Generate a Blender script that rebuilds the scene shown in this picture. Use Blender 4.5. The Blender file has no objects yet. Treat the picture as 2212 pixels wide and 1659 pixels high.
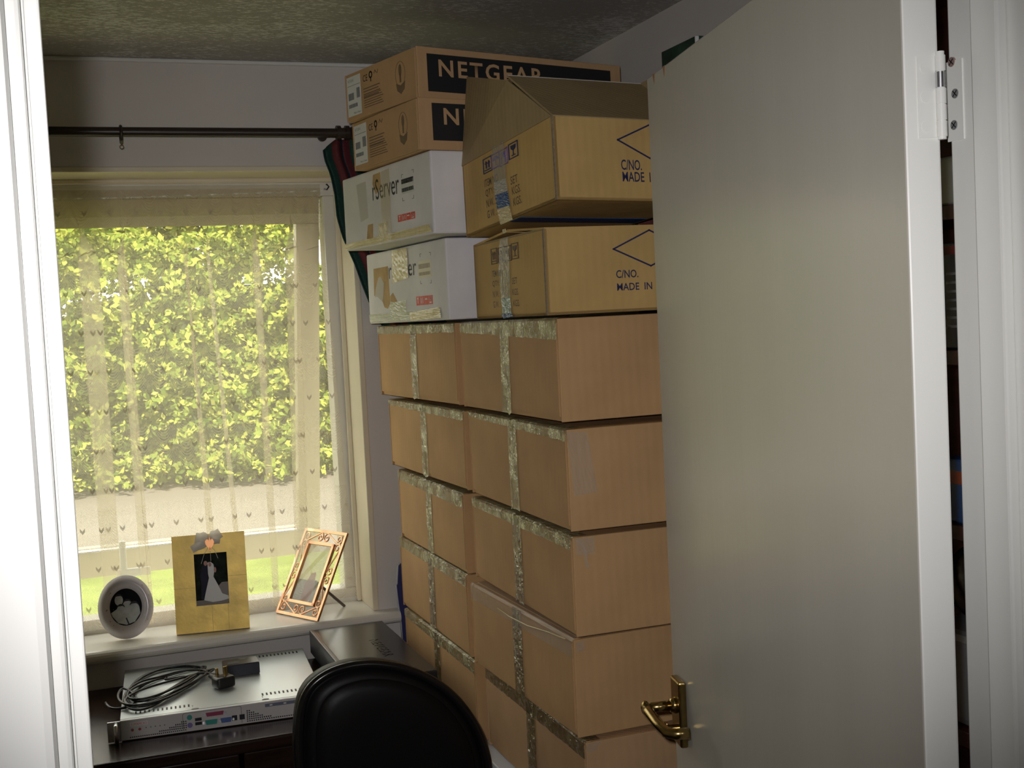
import bpy, bmesh, math, random
from mathutils import Vector, Matrix
random.seed(7)
scene = bpy.context.scene
COL = scene.collection
R_ = math.radians

# ---------------------------------------------------------------- camera
EYE = 1.62                       # camera height; the room is measured from the camera's foot
FPX = 2600.0                     # focal length in pixels of the 2212 px wide frame
YAW, PITCH, ROLL = R_(20.1), R_(3.17), R_(2.89)
fwd = Vector((math.sin(YAW)*math.cos(PITCH), math.cos(YAW)*math.cos(PITCH), -math.sin(PITCH)))
rt0 = Vector((math.cos(YAW), -math.sin(YAW), 0)); dn0 = fwd.cross(rt0)
crgt = rt0*math.cos(ROLL) + dn0*math.sin(ROLL); cdwn = dn0*math.cos(ROLL) - rt0*math.sin(ROLL)
cam = bpy.data.cameras.new('camera'); camo = bpy.data.objects.new('camera', cam); COL.objects.link(camo)
cam.sensor_width = 36; cam.lens = FPX/2212*36; cam.clip_start = .01; cam.clip_end = 200
m = Matrix.Identity(4)
for i in range(3):
    m[i][0] = crgt[i]; m[i][1] = -cdwn[i]; m[i][2] = -fwd[i]
m[2][3] = EYE
camo.matrix_world = m
scene.camera = camo
ORI = Vector((0, 0, EYE))
def ray(p): return fwd + crgt*((p[0]-1106)/FPX) + cdwn*((p[1]-829.5)/FPX)
def onY(p, Y): r = ray(p); return ORI + r*(Y/r.y)
def onX(p, X): r = ray(p); return ORI + r*(X/r.x)
def onZ(p, z): r = ray(p); return ORI + r*((z-EYE)/r.z)
def ratio(p): r = ray(p); return r.x/r.y
def onP(p, o, n): r = ray(p); return ORI + r*((o-ORI).dot(n)/r.dot(n))

# ---------------------------------------------------------------- light, world, exposure
w = bpy.data.worlds.new('sky'); scene.world = w; w.use_nodes = True
nt = w.node_tree; bg = nt.nodes['Background']
# hazy bright summer sky, a little deeper blue overhead
tc = nt.nodes.new('ShaderNodeTexCoord'); sx = nt.nodes.new('ShaderNodeSeparateXYZ'); cr = nt.nodes.new('ShaderNodeValToRGB')
nt.links.new(tc.outputs['Generated'], sx.inputs[0]); nt.links.new(sx.outputs[2], cr.inputs[0]); nt.links.new(cr.outputs[0], bg.inputs[0])
cr.color_ramp.elements[0].color = (1.0, .95, .82, 1); cr.color_ramp.elements[1].color = (.86, .88, .84, 1)
bg.inputs[1].default_value = 3.5
def lamp(name, kind, loc, d, energy, color=(1, 1, 1)):
    l = bpy.data.lights.new(name, kind); o = bpy.data.objects.new(name, l); COL.objects.link(o)
    o.location = loc; o.rotation_euler = Vector(d).to_track_quat('-Z', 'Y').to_euler()
    l.energy = energy; l.color = color
    return l
s = lamp('sun', 'SUN', (0, -4, 8), (.25, .72, -.8), 18.0, (1, .92, .74)); s.angle = R_(.6)
f = lamp('camera_flash', 'SPOT', (-.034, -.005, EYE+.045), fwd, 54, (1, .96, .97))
f.spot_size = R_(66); f.spot_blend = 1.0; f.shadow_soft_size = .014
scene.view_settings.view_transform = 'Standard'; scene.view_settings.look = 'None'
scene.view_settings.exposure = 0.15; scene.view_settings.gamma = 1.0
scene.view_settings.use_curve_mapping = False
scene.cycles.use_denoising = True
scene.cycles.max_bounces = 10; scene.cycles.transparent_max_bounces = 24
scene.cycles.sample_clamp_indirect = 6
scene.cycles.caustics_reflective = False; scene.cycles.caustics_refractive = False

# ---------------------------------------------------------------- materials
MATS = {}
def rgb(c): return (c[0], c[1], c[2], 1)
def mat(name, col, rough=.5, metal=0, spec=.5, var=None, bump=None, coat=0, stretch=None, alpha=1, trans=0):
    if name in MATS: return MATS[name]
    mt = bpy.data.materials.new(name); mt.use_nodes = True; MATS[name] = mt
    t = mt.node_tree; b = t.nodes['Principled BSDF']
    b.inputs['Base Color'].default_value = rgb(col); b.inputs['Roughness'].default_value = rough
    b.inputs['Metallic'].default_value = metal; b.inputs['Specular IOR Level'].default_value = spec
    b.inputs['Coat Weight'].default_value = coat; b.inputs['Alpha'].default_value = alpha
    b.inputs['Transmission Weight'].default_value = trans
    tc = t.nodes.new('ShaderNodeTexCoord'); mp = t.nodes.new('ShaderNodeMapping')
    t.links.new(tc.outputs['Object'], mp.inputs[0])
    if stretch: mp.inputs['Scale'].default_value = stretch
    if var:
        n = t.nodes.new('ShaderNodeTexNoise'); n.inputs['Scale'].default_value = var[0]; n.inputs['Detail'].default_value = 5
        r = t.nodes.new('ShaderNodeMapRange'); r.inputs[3].default_value = 1-var[1]; r.inputs[4].default_value = 1+var[1]
        r.inputs[1].default_value = .25; r.inputs[2].default_value = .75
        mx = t.nodes.new('ShaderNodeVectorMath'); mx.operation = 'SCALE'; mx.inputs[0].default_value = col
        t.links.new(mp.outputs[0], n.inputs[0]); t.links.new(n.outputs[0], r.inputs[0])
        t.links.new(r.outputs[0], mx.inputs['Scale']); t.links.new(mx.outputs[0], b.inputs['Base Color'])
    if bump:
        n = t.nodes.new('ShaderNodeTexNoise'); n.inputs['Scale'].default_value = bump[0]; n.inputs['Detail'].default_value = 4
        u = t.nodes.new('ShaderNodeBump'); u.inputs['Strength'].default_value = bump[1]; u.inputs['Distance'].default_value = bump[2] if len(bump) > 2 else .002
        t.links.new(mp.outputs[0], n.inputs[0]); t.links.new(n.outputs[0], u.inputs['Height']); t.links.new(u.outputs[0], b.inputs['Normal'])
    return mt
def emis_free_mix(name, build):
    mt = bpy.data.materials.new(name); mt.use_nodes = True; MATS[name] = mt
    t = mt.node_tree; t.nodes.clear(); out = t.nodes.new('ShaderNodeOutputMaterial'); build(t, out); return mt

def cardboard(name, col, flute=True):
    mt = mat(name, col, rough=.75, spec=.25, var=(9, .10))
    t = mt.node_tree; b = t.nodes['Principled BSDF']
    tc = t.nodes.new('ShaderNodeTexCoord')
    wv = t.nodes.new('ShaderNodeTexWave'); wv.inputs['Scale'].default_value = 38; wv.inputs['Distortion'].default_value = 1.5; wv.bands_direction = 'DIAGONAL'
    mp = t.nodes.new('ShaderNodeMapping'); mp.inputs['Scale'].default_value = (1, 1, .02)
    t.links.new(tc.outputs['Object'], mp.inputs[0]); t.links.new(mp.outputs[0], wv.inputs[0])
    n = t.nodes.new('ShaderNodeTexNoise'); n.inputs['Scale'].default_value = 6; n.inputs['Detail'].default_value = 3
    t.links.new(tc.outputs['Object'], n.inputs[0])
    u = t.nodes.new('ShaderNodeBump'); u.inputs['Strength'].default_value = .10 if flute else .0; u.inputs['Distance'].default_value = .002
    u2 = t.nodes.new('ShaderNodeBump'); u2.inputs['Strength'].default_value = .35; u2.inputs['Distance'].default_value = .01
    t.links.new(wv.outputs['Fac'], u.inputs['Height']); t.links.new(n.outputs[0], u2.inputs['Height'])
    t.links.new(u.outputs[0], u2.inputs['Normal']); t.links.new(u2.outputs[0], b.inputs['Normal'])
    return mt

WALL = mat('wall_paint', (.70, .665, .625), .85, spec=.2, var=(3, .03), bump=(180, .15))
WHITE = mat('white_gloss_paint', (.80, .81, .77), .28, spec=.5, var=(5, .02), bump=(14, .12, .003), stretch=(3, 3, .3))
DOORP = mat('cream_door_paint', (.53, .51, .455), .24, spec=.5, var=(4, .03), bump=(30, .10, .002), stretch=(3, 3, .25))
CREAM = mat('cream_window_paint', (.78, .70, .53), .4, var=(6, .05))
SILLP = mat('sill_gloss_paint', (.74, .72, .66), .25, var=(5, .05), bump=(20, .08))
KRAFT = cardboard('kraft_cardboard', (.49, .30, .140))
KRAFT2 = cardboard('kraft_cardboard_light', (.50, .315, .165))
GOLDC = cardboard('yellow_kraft_cardboard', (.54, .36, .135))
INNERC = cardboard('inner_grey_cardboard', (.36, .27, .14))
WHITEC = cardboard('white_cardboard', (.74, .73, .74), False)
TORN = mat('torn_kraft', (.50, .34, .16), .9, var=(25, .25))
EDGE = mat('corrugated_edge', (.26, .20, .13), .9, var=(200, .3))
def tapemat(name, dark, light, a0, a1):
    mt = mat(name, dark, .10, spec=1, coat=.5); t = mt.node_tree; b = t.nodes['Principled BSDF']; L = t.links.new
    tc = t.nodes.new('ShaderNodeTexCoord'); n = t.nodes.new('ShaderNodeTexNoise'); n.inputs['Scale'].default_value = 26; n.inputs['Detail'].default_value = 6; n.inputs['Roughness'].default_value = .7
    L(tc.outputs['Object'], n.inputs[0])
    r = t.nodes.new('ShaderNodeValToRGB'); r.color_ramp.elements[0].position = .42; r.color_ramp.elements[1].position = .60; r.color_ramp.elements[0].color = rgb(dark); r.color_ramp.elements[1].color = rgb(light)
    L(n.outputs[0], r.inputs[0]); L(r.outputs[0], b.inputs['Base Color'])
    m_ = t.nodes.new('ShaderNodeMapRange'); m_.inputs[1].default_value = .42; m_.inputs[2].default_value = .60; m_.inputs[3].default_value = a0; m_.inputs[4].default_value = a1; L(n.outputs[0], m_.inputs[0]); L(m_.outputs[0], b.inputs['Alpha'])
    n2 = t.nodes.new('ShaderNodeTexNoise'); n2.inputs['Scale'].default_value = 95; n2.inputs['Detail'].default_value = 2; n2.inputs['Distortion'].default_value = 1.2; L(tc.outputs['Object'], n2.inputs[0])
    u = t.nodes.new('ShaderNodeBump'); u.inputs['Strength'].default_value = .9; u.inputs['Distance'].default_value = .006; L(n2.outputs[0], u.inputs['Height']); L(u.outputs[0], b.inputs['Normal']); L(u.outputs[0], b.inputs['Coat Normal'])
    return mt
TAPE = tapemat('packing_tape', (.26, .24, .09), (.60, .55, .32), .45, .85)
TAPEB = tapemat('brown_packing_tape', (.13, .09, .035), (.30, .23, .11), .55, .8)
CLEAR = mat('clear_tape', (.62, .58, .50), .12, spec=.7, alpha=.24, bump=(40, .6, .004))
YELT = mat('yellowed_tape', (.72, .60, .33), .22, spec=.6, alpha=.85, bump=(60, .6, .004))
BLUET = mat('blue_tape', (.02, .09, .24), .2, spec=.4, bump=(60, .4, .003))
GREYT = mat('silver_tape', (.55, .55, .50), .2, spec=.7, alpha=.7, bump=(60, .4, .003))
BLACKINK = mat('black_ink', (.012, .012, .014), .6)
NAVY = mat('navy_ink', (.02, .025, .09), .6)
FADED = mat('faded_ink', (.12, .08, .05), .7)
VIOLET = mat('violet_ink', (.16, .12, .38), .6)
GREYINK = mat('grey_ink', (.22, .22, .22), .7)
REDINK = mat('red_ink', (.65, .06, .03), .6)
PAPER = mat('white_paper', (.72, .72, .72), .6)
BLACKL = mat('black_vinyl', (.007, .0065, .0065), .42, spec=.15, bump=(220, .12, .001))
BLACKR = mat('black_gloss_rim', (.009, .008, .008), .2, spec=.4)
BLACKM = mat('black_metal', (.022, .022, .024), .24, metal=.2, spec=.4, bump=(300, .05, .001))
RUBBER = mat('black_plastic', (.014, .014, .016), .35)
DESK = mat('dark_mahogany', (.026, .014, .010), .24, spec=.16, var=(14, .35), stretch=(.6, 6, 6))
RODM = mat('dark_wood_pole', (.030, .019, .013), .35, var=(20, .3), stretch=(.3, 6, 6))
BRASS = mat('aged_brass', (.34, .24, .09), .24, metal=1, var=(30, .3))
STEEL = mat('bright_steel', (.62, .63, .65), .28, metal=1)
CHROME = mat('chrome', (.8, .8, .8), .1, metal=1)
SERVER = mat('server_zinc', (.60, .64, .65), .34, metal=.55, spec=.6, var=(4, .05))
SERVF = mat('server_front', (.60, .58, .57), .42, metal=.2)
COPPER = mat('copper_frame', (.85, .47, .27), .32, metal=.85, var=(40, .15))
CERAM = mat('white_ceramic', (.62, .59, .63), .18, spec=.6)
RIBBON = None
GLASS = None
def _glass(t, out):
    a = t.nodes.new('ShaderNodeBsdfTransparent'); g = t.nodes.new('ShaderNodeBsdfGlossy'); g.inputs['Roughness'].default_value = .02
    fr = t.nodes.new('ShaderNodeFresnel'); ge = t.nodes.new('ShaderNodeNewGeometry'); mm = t.nodes.new('ShaderNodeMath'); mm.operation = 'MULTIPLY_ADD'
    mm.inputs[1].default_value = 1/1.45-1.45; mm.inputs[2].default_value = 1.45; t.links.new(ge.outputs['Backfacing'], mm.inputs[0]); t.links.new(mm.outputs[0], fr.inputs[0])
    mx = t.nodes.new('ShaderNodeMixShader'); t.links.new(fr.outputs[0], mx.inputs[0])
    t.links.new(a.outputs[0], mx.inputs[1]); t.links.new(g.outputs[0], mx.inputs[2]); t.links.new(mx.outputs[0], out.inputs[0])
GLASS = emis_free_mix('window_glass', _glass)
def sheer(name, c1, c2, opac, tl=.6):
    def g(t, out):
        d = t.nodes.new('ShaderNodeBsdfDiffuse'); d.inputs[0].default_value = rgb(c1); tr = t.nodes.new('ShaderNodeBsdfTranslucent'); tr.inputs[0].default_value = rgb(c2)
        tp = t.nodes.new('ShaderNodeBsdfTransparent'); a = t.nodes.new('ShaderNodeMixShader'); a.inputs[0].default_value = tl; b = t.nodes.new('ShaderNodeMixShader'); b.inputs[0].default_value = opac
        t.links.new(d.outputs[0], a.inputs[1]); t.links.new(tr.outputs[0], a.inputs[2]); t.links.new(tp.outputs[0], b.inputs[1]); t.links.new(a.outputs[0], b.inputs[2]); t.links.new(b.outputs[0], out.inputs[0])
    return emis_free_mix(name, g)
RIBBON = sheer('sheer_ribbon', (.88, .85, .78), (.9, .86, .76), .9, .2)

def _gold():
    mt = mat('gold_leaf', (.70, .49, .11), .42, metal=.3, var=(18, .28), bump=(60, .25, .002))
    t = mt.node_tree; b = t.nodes['Principled BSDF']
    return mt
GOLD = _gold()

# ---------------------------------------------------------------- mesh helpers
class MB:
    def __init__(s): s.bm = bmesh.new(); s.mi = 0
    def _tag(s, n0):
        s.bm.faces.ensure_lookup_table()
        for f_ in s.bm.faces[n0:]: f_.material_index = s.mi
    def box(s, a, b, bev=0, seg=2, M=None):
        n0 = len(s.bm.faces)
        t = bmesh.new(); bmesh.ops.create_cube(t, size=1)
        for v in t.verts:
            v.co = Vector([a[i]+(v.co[i]+.5)*(b[i]-a[i]) for i in range(3)])
        if bev: bmesh.ops.bevel(t, geom=t.edges[:], offset=bev, segments=seg, profile=.5, affect='EDGES')
        s._merge(t, M); s._tag(n0); return s
    def _merge(s, t, M=None):
        if M is not None: t.transform(M)
        me = bpy.data.meshes.new('tmp'); t.to_mesh(me); t.free(); s.bm.from_mesh(me); bpy.data.meshes.remove(me)
    def cyl(s, p, q, r, n=20, r2=None):
        n0 = len(s.bm.faces); p = Vector(p); q = Vector(q); d = q-p
        t = bmesh.new(); bmesh.ops.create_cone(t, cap_ends=True, segments=n, radius1=r, radius2=r if r2 is None else r2, depth=d.length)
        s._merge(t, Matrix.Translation((p+q)/2) @ d.to_track_quat('Z', 'Y').to_matrix().to_4x4()); s._tag(n0); return s
    def ball(s, c, r, sc=(1, 1, 1), n=20):
        n0 = len(s.bm.faces); t = bmesh.new(); bmesh.ops.create_uvsphere(t, u_segments=n, v_segments=n//2+2, radius=r)
        s._merge(t, Matrix.Translation(c) @ Matrix.Diagonal((*sc, 1))); s._tag(n0); return s
    def tube(s, pts, r, n=10, closed=False):
        n0 = len(s.bm.faces); pts = [Vector(p) for p in pts]; N = len(pts); rings = []
        up = Vector((.13, .27, .95)).normalized(); prev = None
        for i, p in enumerate(pts):
            a = pts[(i-1) % N] if (closed or i) else pts[0]; b = pts[(i+1) % N] if (closed or i < N-1) else pts[-1]
            d = (b-a).normalized()
            x = (prev if prev is not None else up); x = (x-d*x.dot(d))
            if x.length < 1e-5: x = d.orthogonal()
            x.normalize(); prev = x; y = d.cross(x)
            rr = r(i/(N-1)) if callable(r) else r
            rings.append([s.bm.verts.new(p+(x*math.cos(2*math.pi*k/n)+y*math.sin(2*math.pi*k/n))*rr) for k in range(n)])
        for i in range(N if closed else N-1):
            A, B = rings[i], rings[(i+1) % N]
            for k in range(n): s.bm.faces.new((A[k], A[(k+1) % n], B[(k+1) % n], B[k]))
        if not closed:
            s.bm.faces.new(rings[0][::-1]); s.bm.faces.new(rings[-1])
        s._tag(n0); return s
    def prism(s, poly, F, th=.0005, base=0):
        # poly of (u,v) on frame F=(origin,U,V,N): extruded from base to base+th along N
        n0 = len(s.bm.faces); o, U, V, N = F
        lo = [s.bm.verts.new(o+U*u+V*v+N*base) for u, v in poly]; hi = [s.bm.verts.new(o+U*u+V*v+N*(base+th)) for u, v in poly]
        n = len(poly)
        s.bm.faces.new(hi); s.bm.faces.new(lo[::-1])
        for i in range(n): s.bm.faces.new((lo[i], lo[(i+1) % n], hi[(i+1) % n], hi[i]))
        s._tag(n0); return s
    def rect(s, u0, v0, u1, v1, F, th=.0005, base=0): return s.prism([(u0, v0), (u1, v0), (u1, v1), (u0, v1)], F, th, base)
    def line(s, pts, wd, F, th=.0005, closed=False):
        P = [Vector((p[0], p[1])) for p in pts]; n = len(P)
        for i in range(n if closed else n-1):
            a, b = P[i], P[(i+1) % n]; d = (b-a)
            if d.length < 1e-9: continue
            d.normalize(); q = Vector((-d.y, d.x))*wd/2; a = a-d*wd/2; b = b+d*wd/2
            s.prism([tuple(a-q), tuple(b-q), tuple(b+q), tuple(a+q)], F, th)
        return s
    def disc(s, u, v, ru, rv, F, th=.0005, n=28, base=0):
        return s.prism([(u+ru*math.cos(2*math.pi*k/n), v+rv*math.sin(2*math.pi*k/n)) for k in range(n)], F, th, base)
    def ring(s, u, v, ru, rv, wd, F, th=.0005, n=36):
        return s.line([(u+ru*math.cos(2*math.pi*k/n), v+rv*math.sin(2*math.pi*k/n)) for k in range(n)], wd, F, th, True)
    def grid(s, fn, nu, nv, close_u=False):
        n0 = len(s.bm.faces)
        g = [[s.bm.verts.new(fn(i/nu, j/nv)) for j in range(nv+1)] for i in range(nu+1)]
        for i in range(nu):
            for j in range(nv): s.bm.faces.new((g[i][j], g[i+1][j], g[i+1][j+1], g[i][j+1]))
        s._tag(n0); return g
    def solid(s, th):
        bmesh.ops.recalc_face_normals(s.bm, faces=s.bm.faces[:])
        bmesh.ops.solidify(s.bm, geom=s.bm.faces[:], thickness=th); return s
    def obj(s, name, mats, parent=None, smooth=False, loc=None, M=None):
        if not isinstance(mats, (list, tuple)): mats = [mats]
        me = bpy.data.meshes.new(name)
        if not s.bm.is_valid: raise RuntimeError
        bmesh.ops.recalc_face_normals(s.bm, faces=s.bm.faces[:])
        s.bm.to_mesh(me); s.bm.free()
        for x in mats: me.materials.append(x)
        if smooth:
            for p in me.polygons: p.use_smooth = True
        o = bpy.data.objects.new(name, me); COL.objects.link(o)
        if parent: o.parent = parent
        if M is not None: o.matrix_local = M
        elif loc is not None: o.location = loc
        if smooth == 'auto':
            md = o.modifiers.new('e', 'EDGE_SPLIT'); md.split_angle = R_(35)
        return o
def empty(name, M=None, loc=None):
    o = bpy.data.objects.new(name, None); COL.objects.link(o); o.empty_display_size = .05
    if M is not None: o.matrix_world = M
    if loc is not None: o.location = loc
    return o
def tag(o, label, cat=None, group=None, kind=None):
    o['label'] = label
    if cat: o['category'] = cat
    if group: o['group'] = group
    if kind: o['kind'] = kind
    return o
def struct(o, label=None):
    o['kind'] = 'structure'
    if label: o['label'] = label
    return o
def text(name, body, F, u0, v0, u1, v1, mt, parent, bold=0, th=.0005, shear=0, sp=1.0):
    c = bpy.data.curves.new(name, 'FONT'); c.body = body; c.size = 1; c.offset = bold; c.shear = shear; c.space_character = sp; c.resolution_u = 3
    o = bpy.data.objects.new(name, c); COL.objects.link(o)
    dg = bpy.context.evaluated_depsgraph_get(); dg.update()
    me = bpy.data.meshes.new_from_object(o.evaluated_get(dg)); COL.objects.unlink(o); bpy.data.objects.remove(o); bpy.data.curves.remove(c)
    xs = [v.co.x for v in me.vertices]; ys = [v.co.y for v in me.vertices]
    x0, x1, y0, y1 = min(xs), max(xs), min(ys), max(ys); O, U, V, N = F
    for v in me.vertices:
        a = u0+(v.co.x-x0)/(x1-x0)*(u1-u0); b = v0+(v.co.y-y0)/(y1-y0)*(v1-v0)
        v.co = O+U*a+V*b+N*th
    me.materials.append(mt); r = bpy.data.objects.new(name, me); COL.objects.link(r); r.parent = parent
    return r

# ================================================================= the setting
CZ = EYE+.674; BY = 3.09; RX = 1.31; LX = -.95; FY = .87; FYH = .75; HB = -1.3
CEIL = mat('stippled_ceiling', (.30, .29, .25), .9, spec=.15)
def _ceil():
    t = CEIL.node_tree; b = t.nodes['Principled BSDF']; tc = t.nodes.new('ShaderNodeTexCoord')
    mp = t.nodes.new('ShaderNodeMapping'); mp.inputs['Scale'].default_value = (1, 2.2, 1)
    n = t.nodes.new('ShaderNodeTexNoise'); n.inputs['Scale'].default_value = 60; n.inputs['Detail'].default_value = 8; n.inputs['Roughness'].default_value = .75
    n2 = t.nodes.new('ShaderNodeTexNoise'); n2.inputs['Scale'].default_value = 3.5
    ad = t.nodes.new('ShaderNodeMath'); ad.operation = 'MULTIPLY_ADD'; ad.inputs[1].default_value = .35
    r = t.nodes.new('ShaderNodeValToRGB'); r.color_ramp.elements[0].position = .70; r.color_ramp.elements[1].position = .76
    r.color_ramp.elements[0].color = (.44, .425, .39, 1); r.color_ramp.elements[1].color = (.75, .75, .72, 1)
    u = t.nodes.new('ShaderNodeBump'); u.inputs['Strength'].default_value = .5; u.inputs['Distance'].default_value = .004
    L = t.links.new
    L(tc.outputs['Object'], mp.inputs[0]); L(mp.outputs[0], n.inputs[0]); L(tc.outputs['Object'], n2.inputs[0])
    L(n2.outputs[0], ad.inputs[0]); L(n.outputs[0], ad.inputs[2]); L(ad.outputs[0], r.inputs[0]); L(r.outputs[0], b.inputs['Base Color'])
    L(n.outputs[0], u.inputs['Height']); L(u.outputs[0], b.inputs['Normal'])
_ceil()
CARPET = mat('carpet', (.16, .12, .10), .95, var=(90, .3), bump=(300, .6, .004))
struct(MB().box((LX-.1, HB-.1, -.1), (RX+.15, BY+.25, 0)).obj('floor', CARPET), 'dark brown carpeted floor')
struct(MB().box((LX-.1, HB-.1, CZ), (RX+.15, BY+.25, CZ+.15)).obj('ceiling', CEIL), 'grey stippled ceiling with flaking white specks')
# back wall round the window opening
WX0, WX1, WZ0, WZ1 = -.52, .712, EYE-.785, EYE+.405
b = MB()
b.box((LX, BY, 0), (WX0, BY+.25, CZ)).box((WX1, BY, 0), (RX, BY+.25, CZ))
b.box((WX0, BY, 0), (WX1, BY+.25, WZ0)).box((WX0, BY, WZ1), (WX1, BY+.25, CZ))
struct(b.obj('wall_back', WALL), 'pale wall around the window')
struct(MB().box((RX, FY, 0), (RX+.15, BY+.25, CZ)).obj('wall_right', WALL), 'pale wall behind the stacked cartons')
struct(MB().box((LX-.1, FY, 0), (LX, BY+.25, CZ)).obj('wall_left', WALL), 'pale wall left of the window')
# coving strip
b = MB(); b.box((LX, BY-.012, CZ-.010), (RX, BY, CZ), bev=.004); struct(b.obj('trim_1', WHITE), 'thin white strip between ceiling and window wall')
# doorway wall, its opening and the hall the camera stands in
r_reb, r_st0, r_st1 = ratio((2069, 830)), ratio((2115, 830)), ratio((2174, 830))
XR = r_reb*FY; XS = XR-.012; YS0 = XS/r_st0; YS1 = XS/r_st1
rl_stop, rl_gr, rl_lin, rl_arc = ratio((143, 830)), ratio((108, 830)), ratio((101, 830)), ratio((68, 830))
XLs = rl_stop*.757; XLl = rl_gr*.757; XLlin = XLl-.002; XLe = rl_arc*FYH
DT = EYE+.345
b = MB(); b.box((LX-.1, FYH, 0), (XLe-.02, FY, CZ)).box((XR+.03, FYH, 0), (RX+.15, FY, CZ)).box((XLe-.02, FYH, DT+.06), (XR+.03, FY, CZ))
struct(b.obj('wall_front', WALL), 'wall that holds the doorway')
b = MB(); b.box((LX-.1, HB, 0), (LX, FYH, CZ)); struct(b.obj('wall_hall_left', WALL))
b = MB(); b.box((RX+.05, HB, 0), (RX+.15, FYH, CZ)); struct(b.obj('wall_hall_right', WALL))
b = MB(); b.box((LX-.1, HB-.1, 0), (RX+.15, HB, CZ)); struct(b.obj('wall_hall_back', WALL))
# left jamb: architrave, lining edge, planted stop
def band(b, x0, x1, y0, y1, z0=0, z1=DT+.02, bev=.003): b.box((x0, y0, z0), (x1, y1, z1), bev=bev)
b = MB()
band(b, XLe-.075, XLe, FYH-.018, FYH, z1=DT+.08, bev=.006)
band(b, XLe-.025, rl_lin*.752, FYH, FY)
struct(b.obj('trim_2', WHITE), 'white door lining and architrave on the left of the doorway')
b = MB(); band(b, rl_lin*.752, XLs-.003, .768, .80, bev=.001); band(b, XLl, XLs, .757, .80, bev=.0015); o = b.obj('trim_3', WHITE); struct(o, 'white door stop on the left of the doorway')
b = MB(); band(b, XR, XR+.03, FYH, FY, bev=.002); band(b, XR+.008, XR+.083, FYH-.018, FYH, z1=DT+.08, bev=.006)
struct(b.obj('trim_4', WHITE), 'white door lining beside the hinges')
b = MB(); band(b, XS, XR, YS1, YS0, bev=.0025); struct(b.obj('trim_5', WHITE), 'white door stop beside the hinges')
b = MB(); b.box((XLe-.02, FYH, DT+.02), (XR+.03, FY, DT+.06), bev=.002); struct(b.obj('trim_6', WHITE), 'white head of the door frame')

# ---------------------------------------------------------------- window
FW = 3.235                                   # room side of the window frame
win = struct(empty('window_1', loc=(.1, FW, EYE)), 'cream window with its sash pushed open at the bottom')
def wpart(b, name, mt, parent=win, smooth=False):
    o = b.obj(name, mt, None, smooth); o.parent = parent; o.matrix_parent_inverse = parent.matrix_world.inverted() if parent.parent is None else Matrix.Identity(4)
    return o
bpy.context.view_layer.update()
SZ = EYE-.755
b = MB(); t_ = .045
b.box((WX0, FW, SZ+.038), (WX0+t_, FW+.07, EYE+.352), bev=.003).box((.667, FW, SZ+.038), (WX1, FW+.07, EYE+.352), bev=.003)
b.box((WX0, FW, EYE+.352), (WX1, FW+.07, WZ1), bev=.004).box((WX0, FW, SZ-.01), (WX1, FW+.07, SZ+.038), bev=.006)
wpart(b, 'window_frame', SILLP)
b = MB()   # cream lining of the recess with a bead
b.box((WX1-.004, BY-.004, SZ), (WX1+.012, FW, WZ1-.006), bev=.003).box((WX0, BY-.004, WZ1-.006), (WX1+.012, FW, WZ1+.008), bev=.003)
b.box((WX1-.016, FW-.016, SZ), (WX1-.003, FW, WZ1-.018), bev=.004).box((WX0, FW-.016, WZ1-.018), (WX1, FW, WZ1-.005), bev=.004)
b.box((WX0-.012, BY-.004, SZ), (WX0+.004, FW, WZ1+.004), bev=.003)
wpart(b, 'recess_lining', CREAM)
b = MB()   # sill with a rounded nose
prof = [(FW+.01, SZ), (3.07, SZ)] + [(3.055+.0+.0155*math.cos(a)*-1, SZ-.0155+.0155*math.sin(a)) for a in [math.pi/2-k*math.pi/8 for k in range(9)]] + [(FW+.01, SZ-.031)]
F_ = (Vector((-.60, 0, 0)), Vector((0, 1, 0)), Vector((0, 0, 1)), Vector((1, 0, 0)))
b.prism(prof, F_, 1.371)
# keep the ears outside the wall: cut handled by the wall overlapping the sill
wpart(b, 'window_sill', SILLP)
# sash: hinged at the top, bottom pushed outward
hz = EYE+.35; SL = 1.055; ang = math.atan2(.262, .93)
sash = MB()
SX0, SX1 = WX0+t_+.004, .660
Fs = (Vector((0, FW+.012, hz)), Vector((1, 0, 0)), Vector((0, math.sin(ang), -math.cos(ang))), Vector((0, math.cos(ang), math.sin(ang))))
st = .062
for (u0, v0, u1, v1) in ((SX0, 0, SX1, .072), (SX0, SL-.078, SX1, SL), (SX0, .07, SX0+st, SL-.07), (SX1-st, .07, SX1, SL-.07)):
    sash.rect(u0, v0, u1, v1, Fs, .04)
sasho = wpart(sash, 'window_sash', CREAM)
b = MB().rect(SX0+st, .072, SX1-st, SL-.078, Fs, .004, .02); o = b.obj('window_pane', GLASS, sasho)
b = MB().rect(SX0+st, SL-.083, SX1-st, SL-.078, Fs, .008, -.005); o = b.obj('glazing_bead', CHROME, sasho); o['label'] = 'bright metal bead along the bottom of the pane'
p = onY((268, 1235), FW+.20)
b = MB(); b.box((p.x-.009, p.y-.006, p.z), (p.x+.009, p.y+.006, p.z+.085), bev=.005); b.box((p.x-.02, p.y-.008, p.z-.015), (p.x+.07, p.y+.004, p.z+.008), bev=.004)
o = b.obj('casement_stay', WHITE, sasho)

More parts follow.
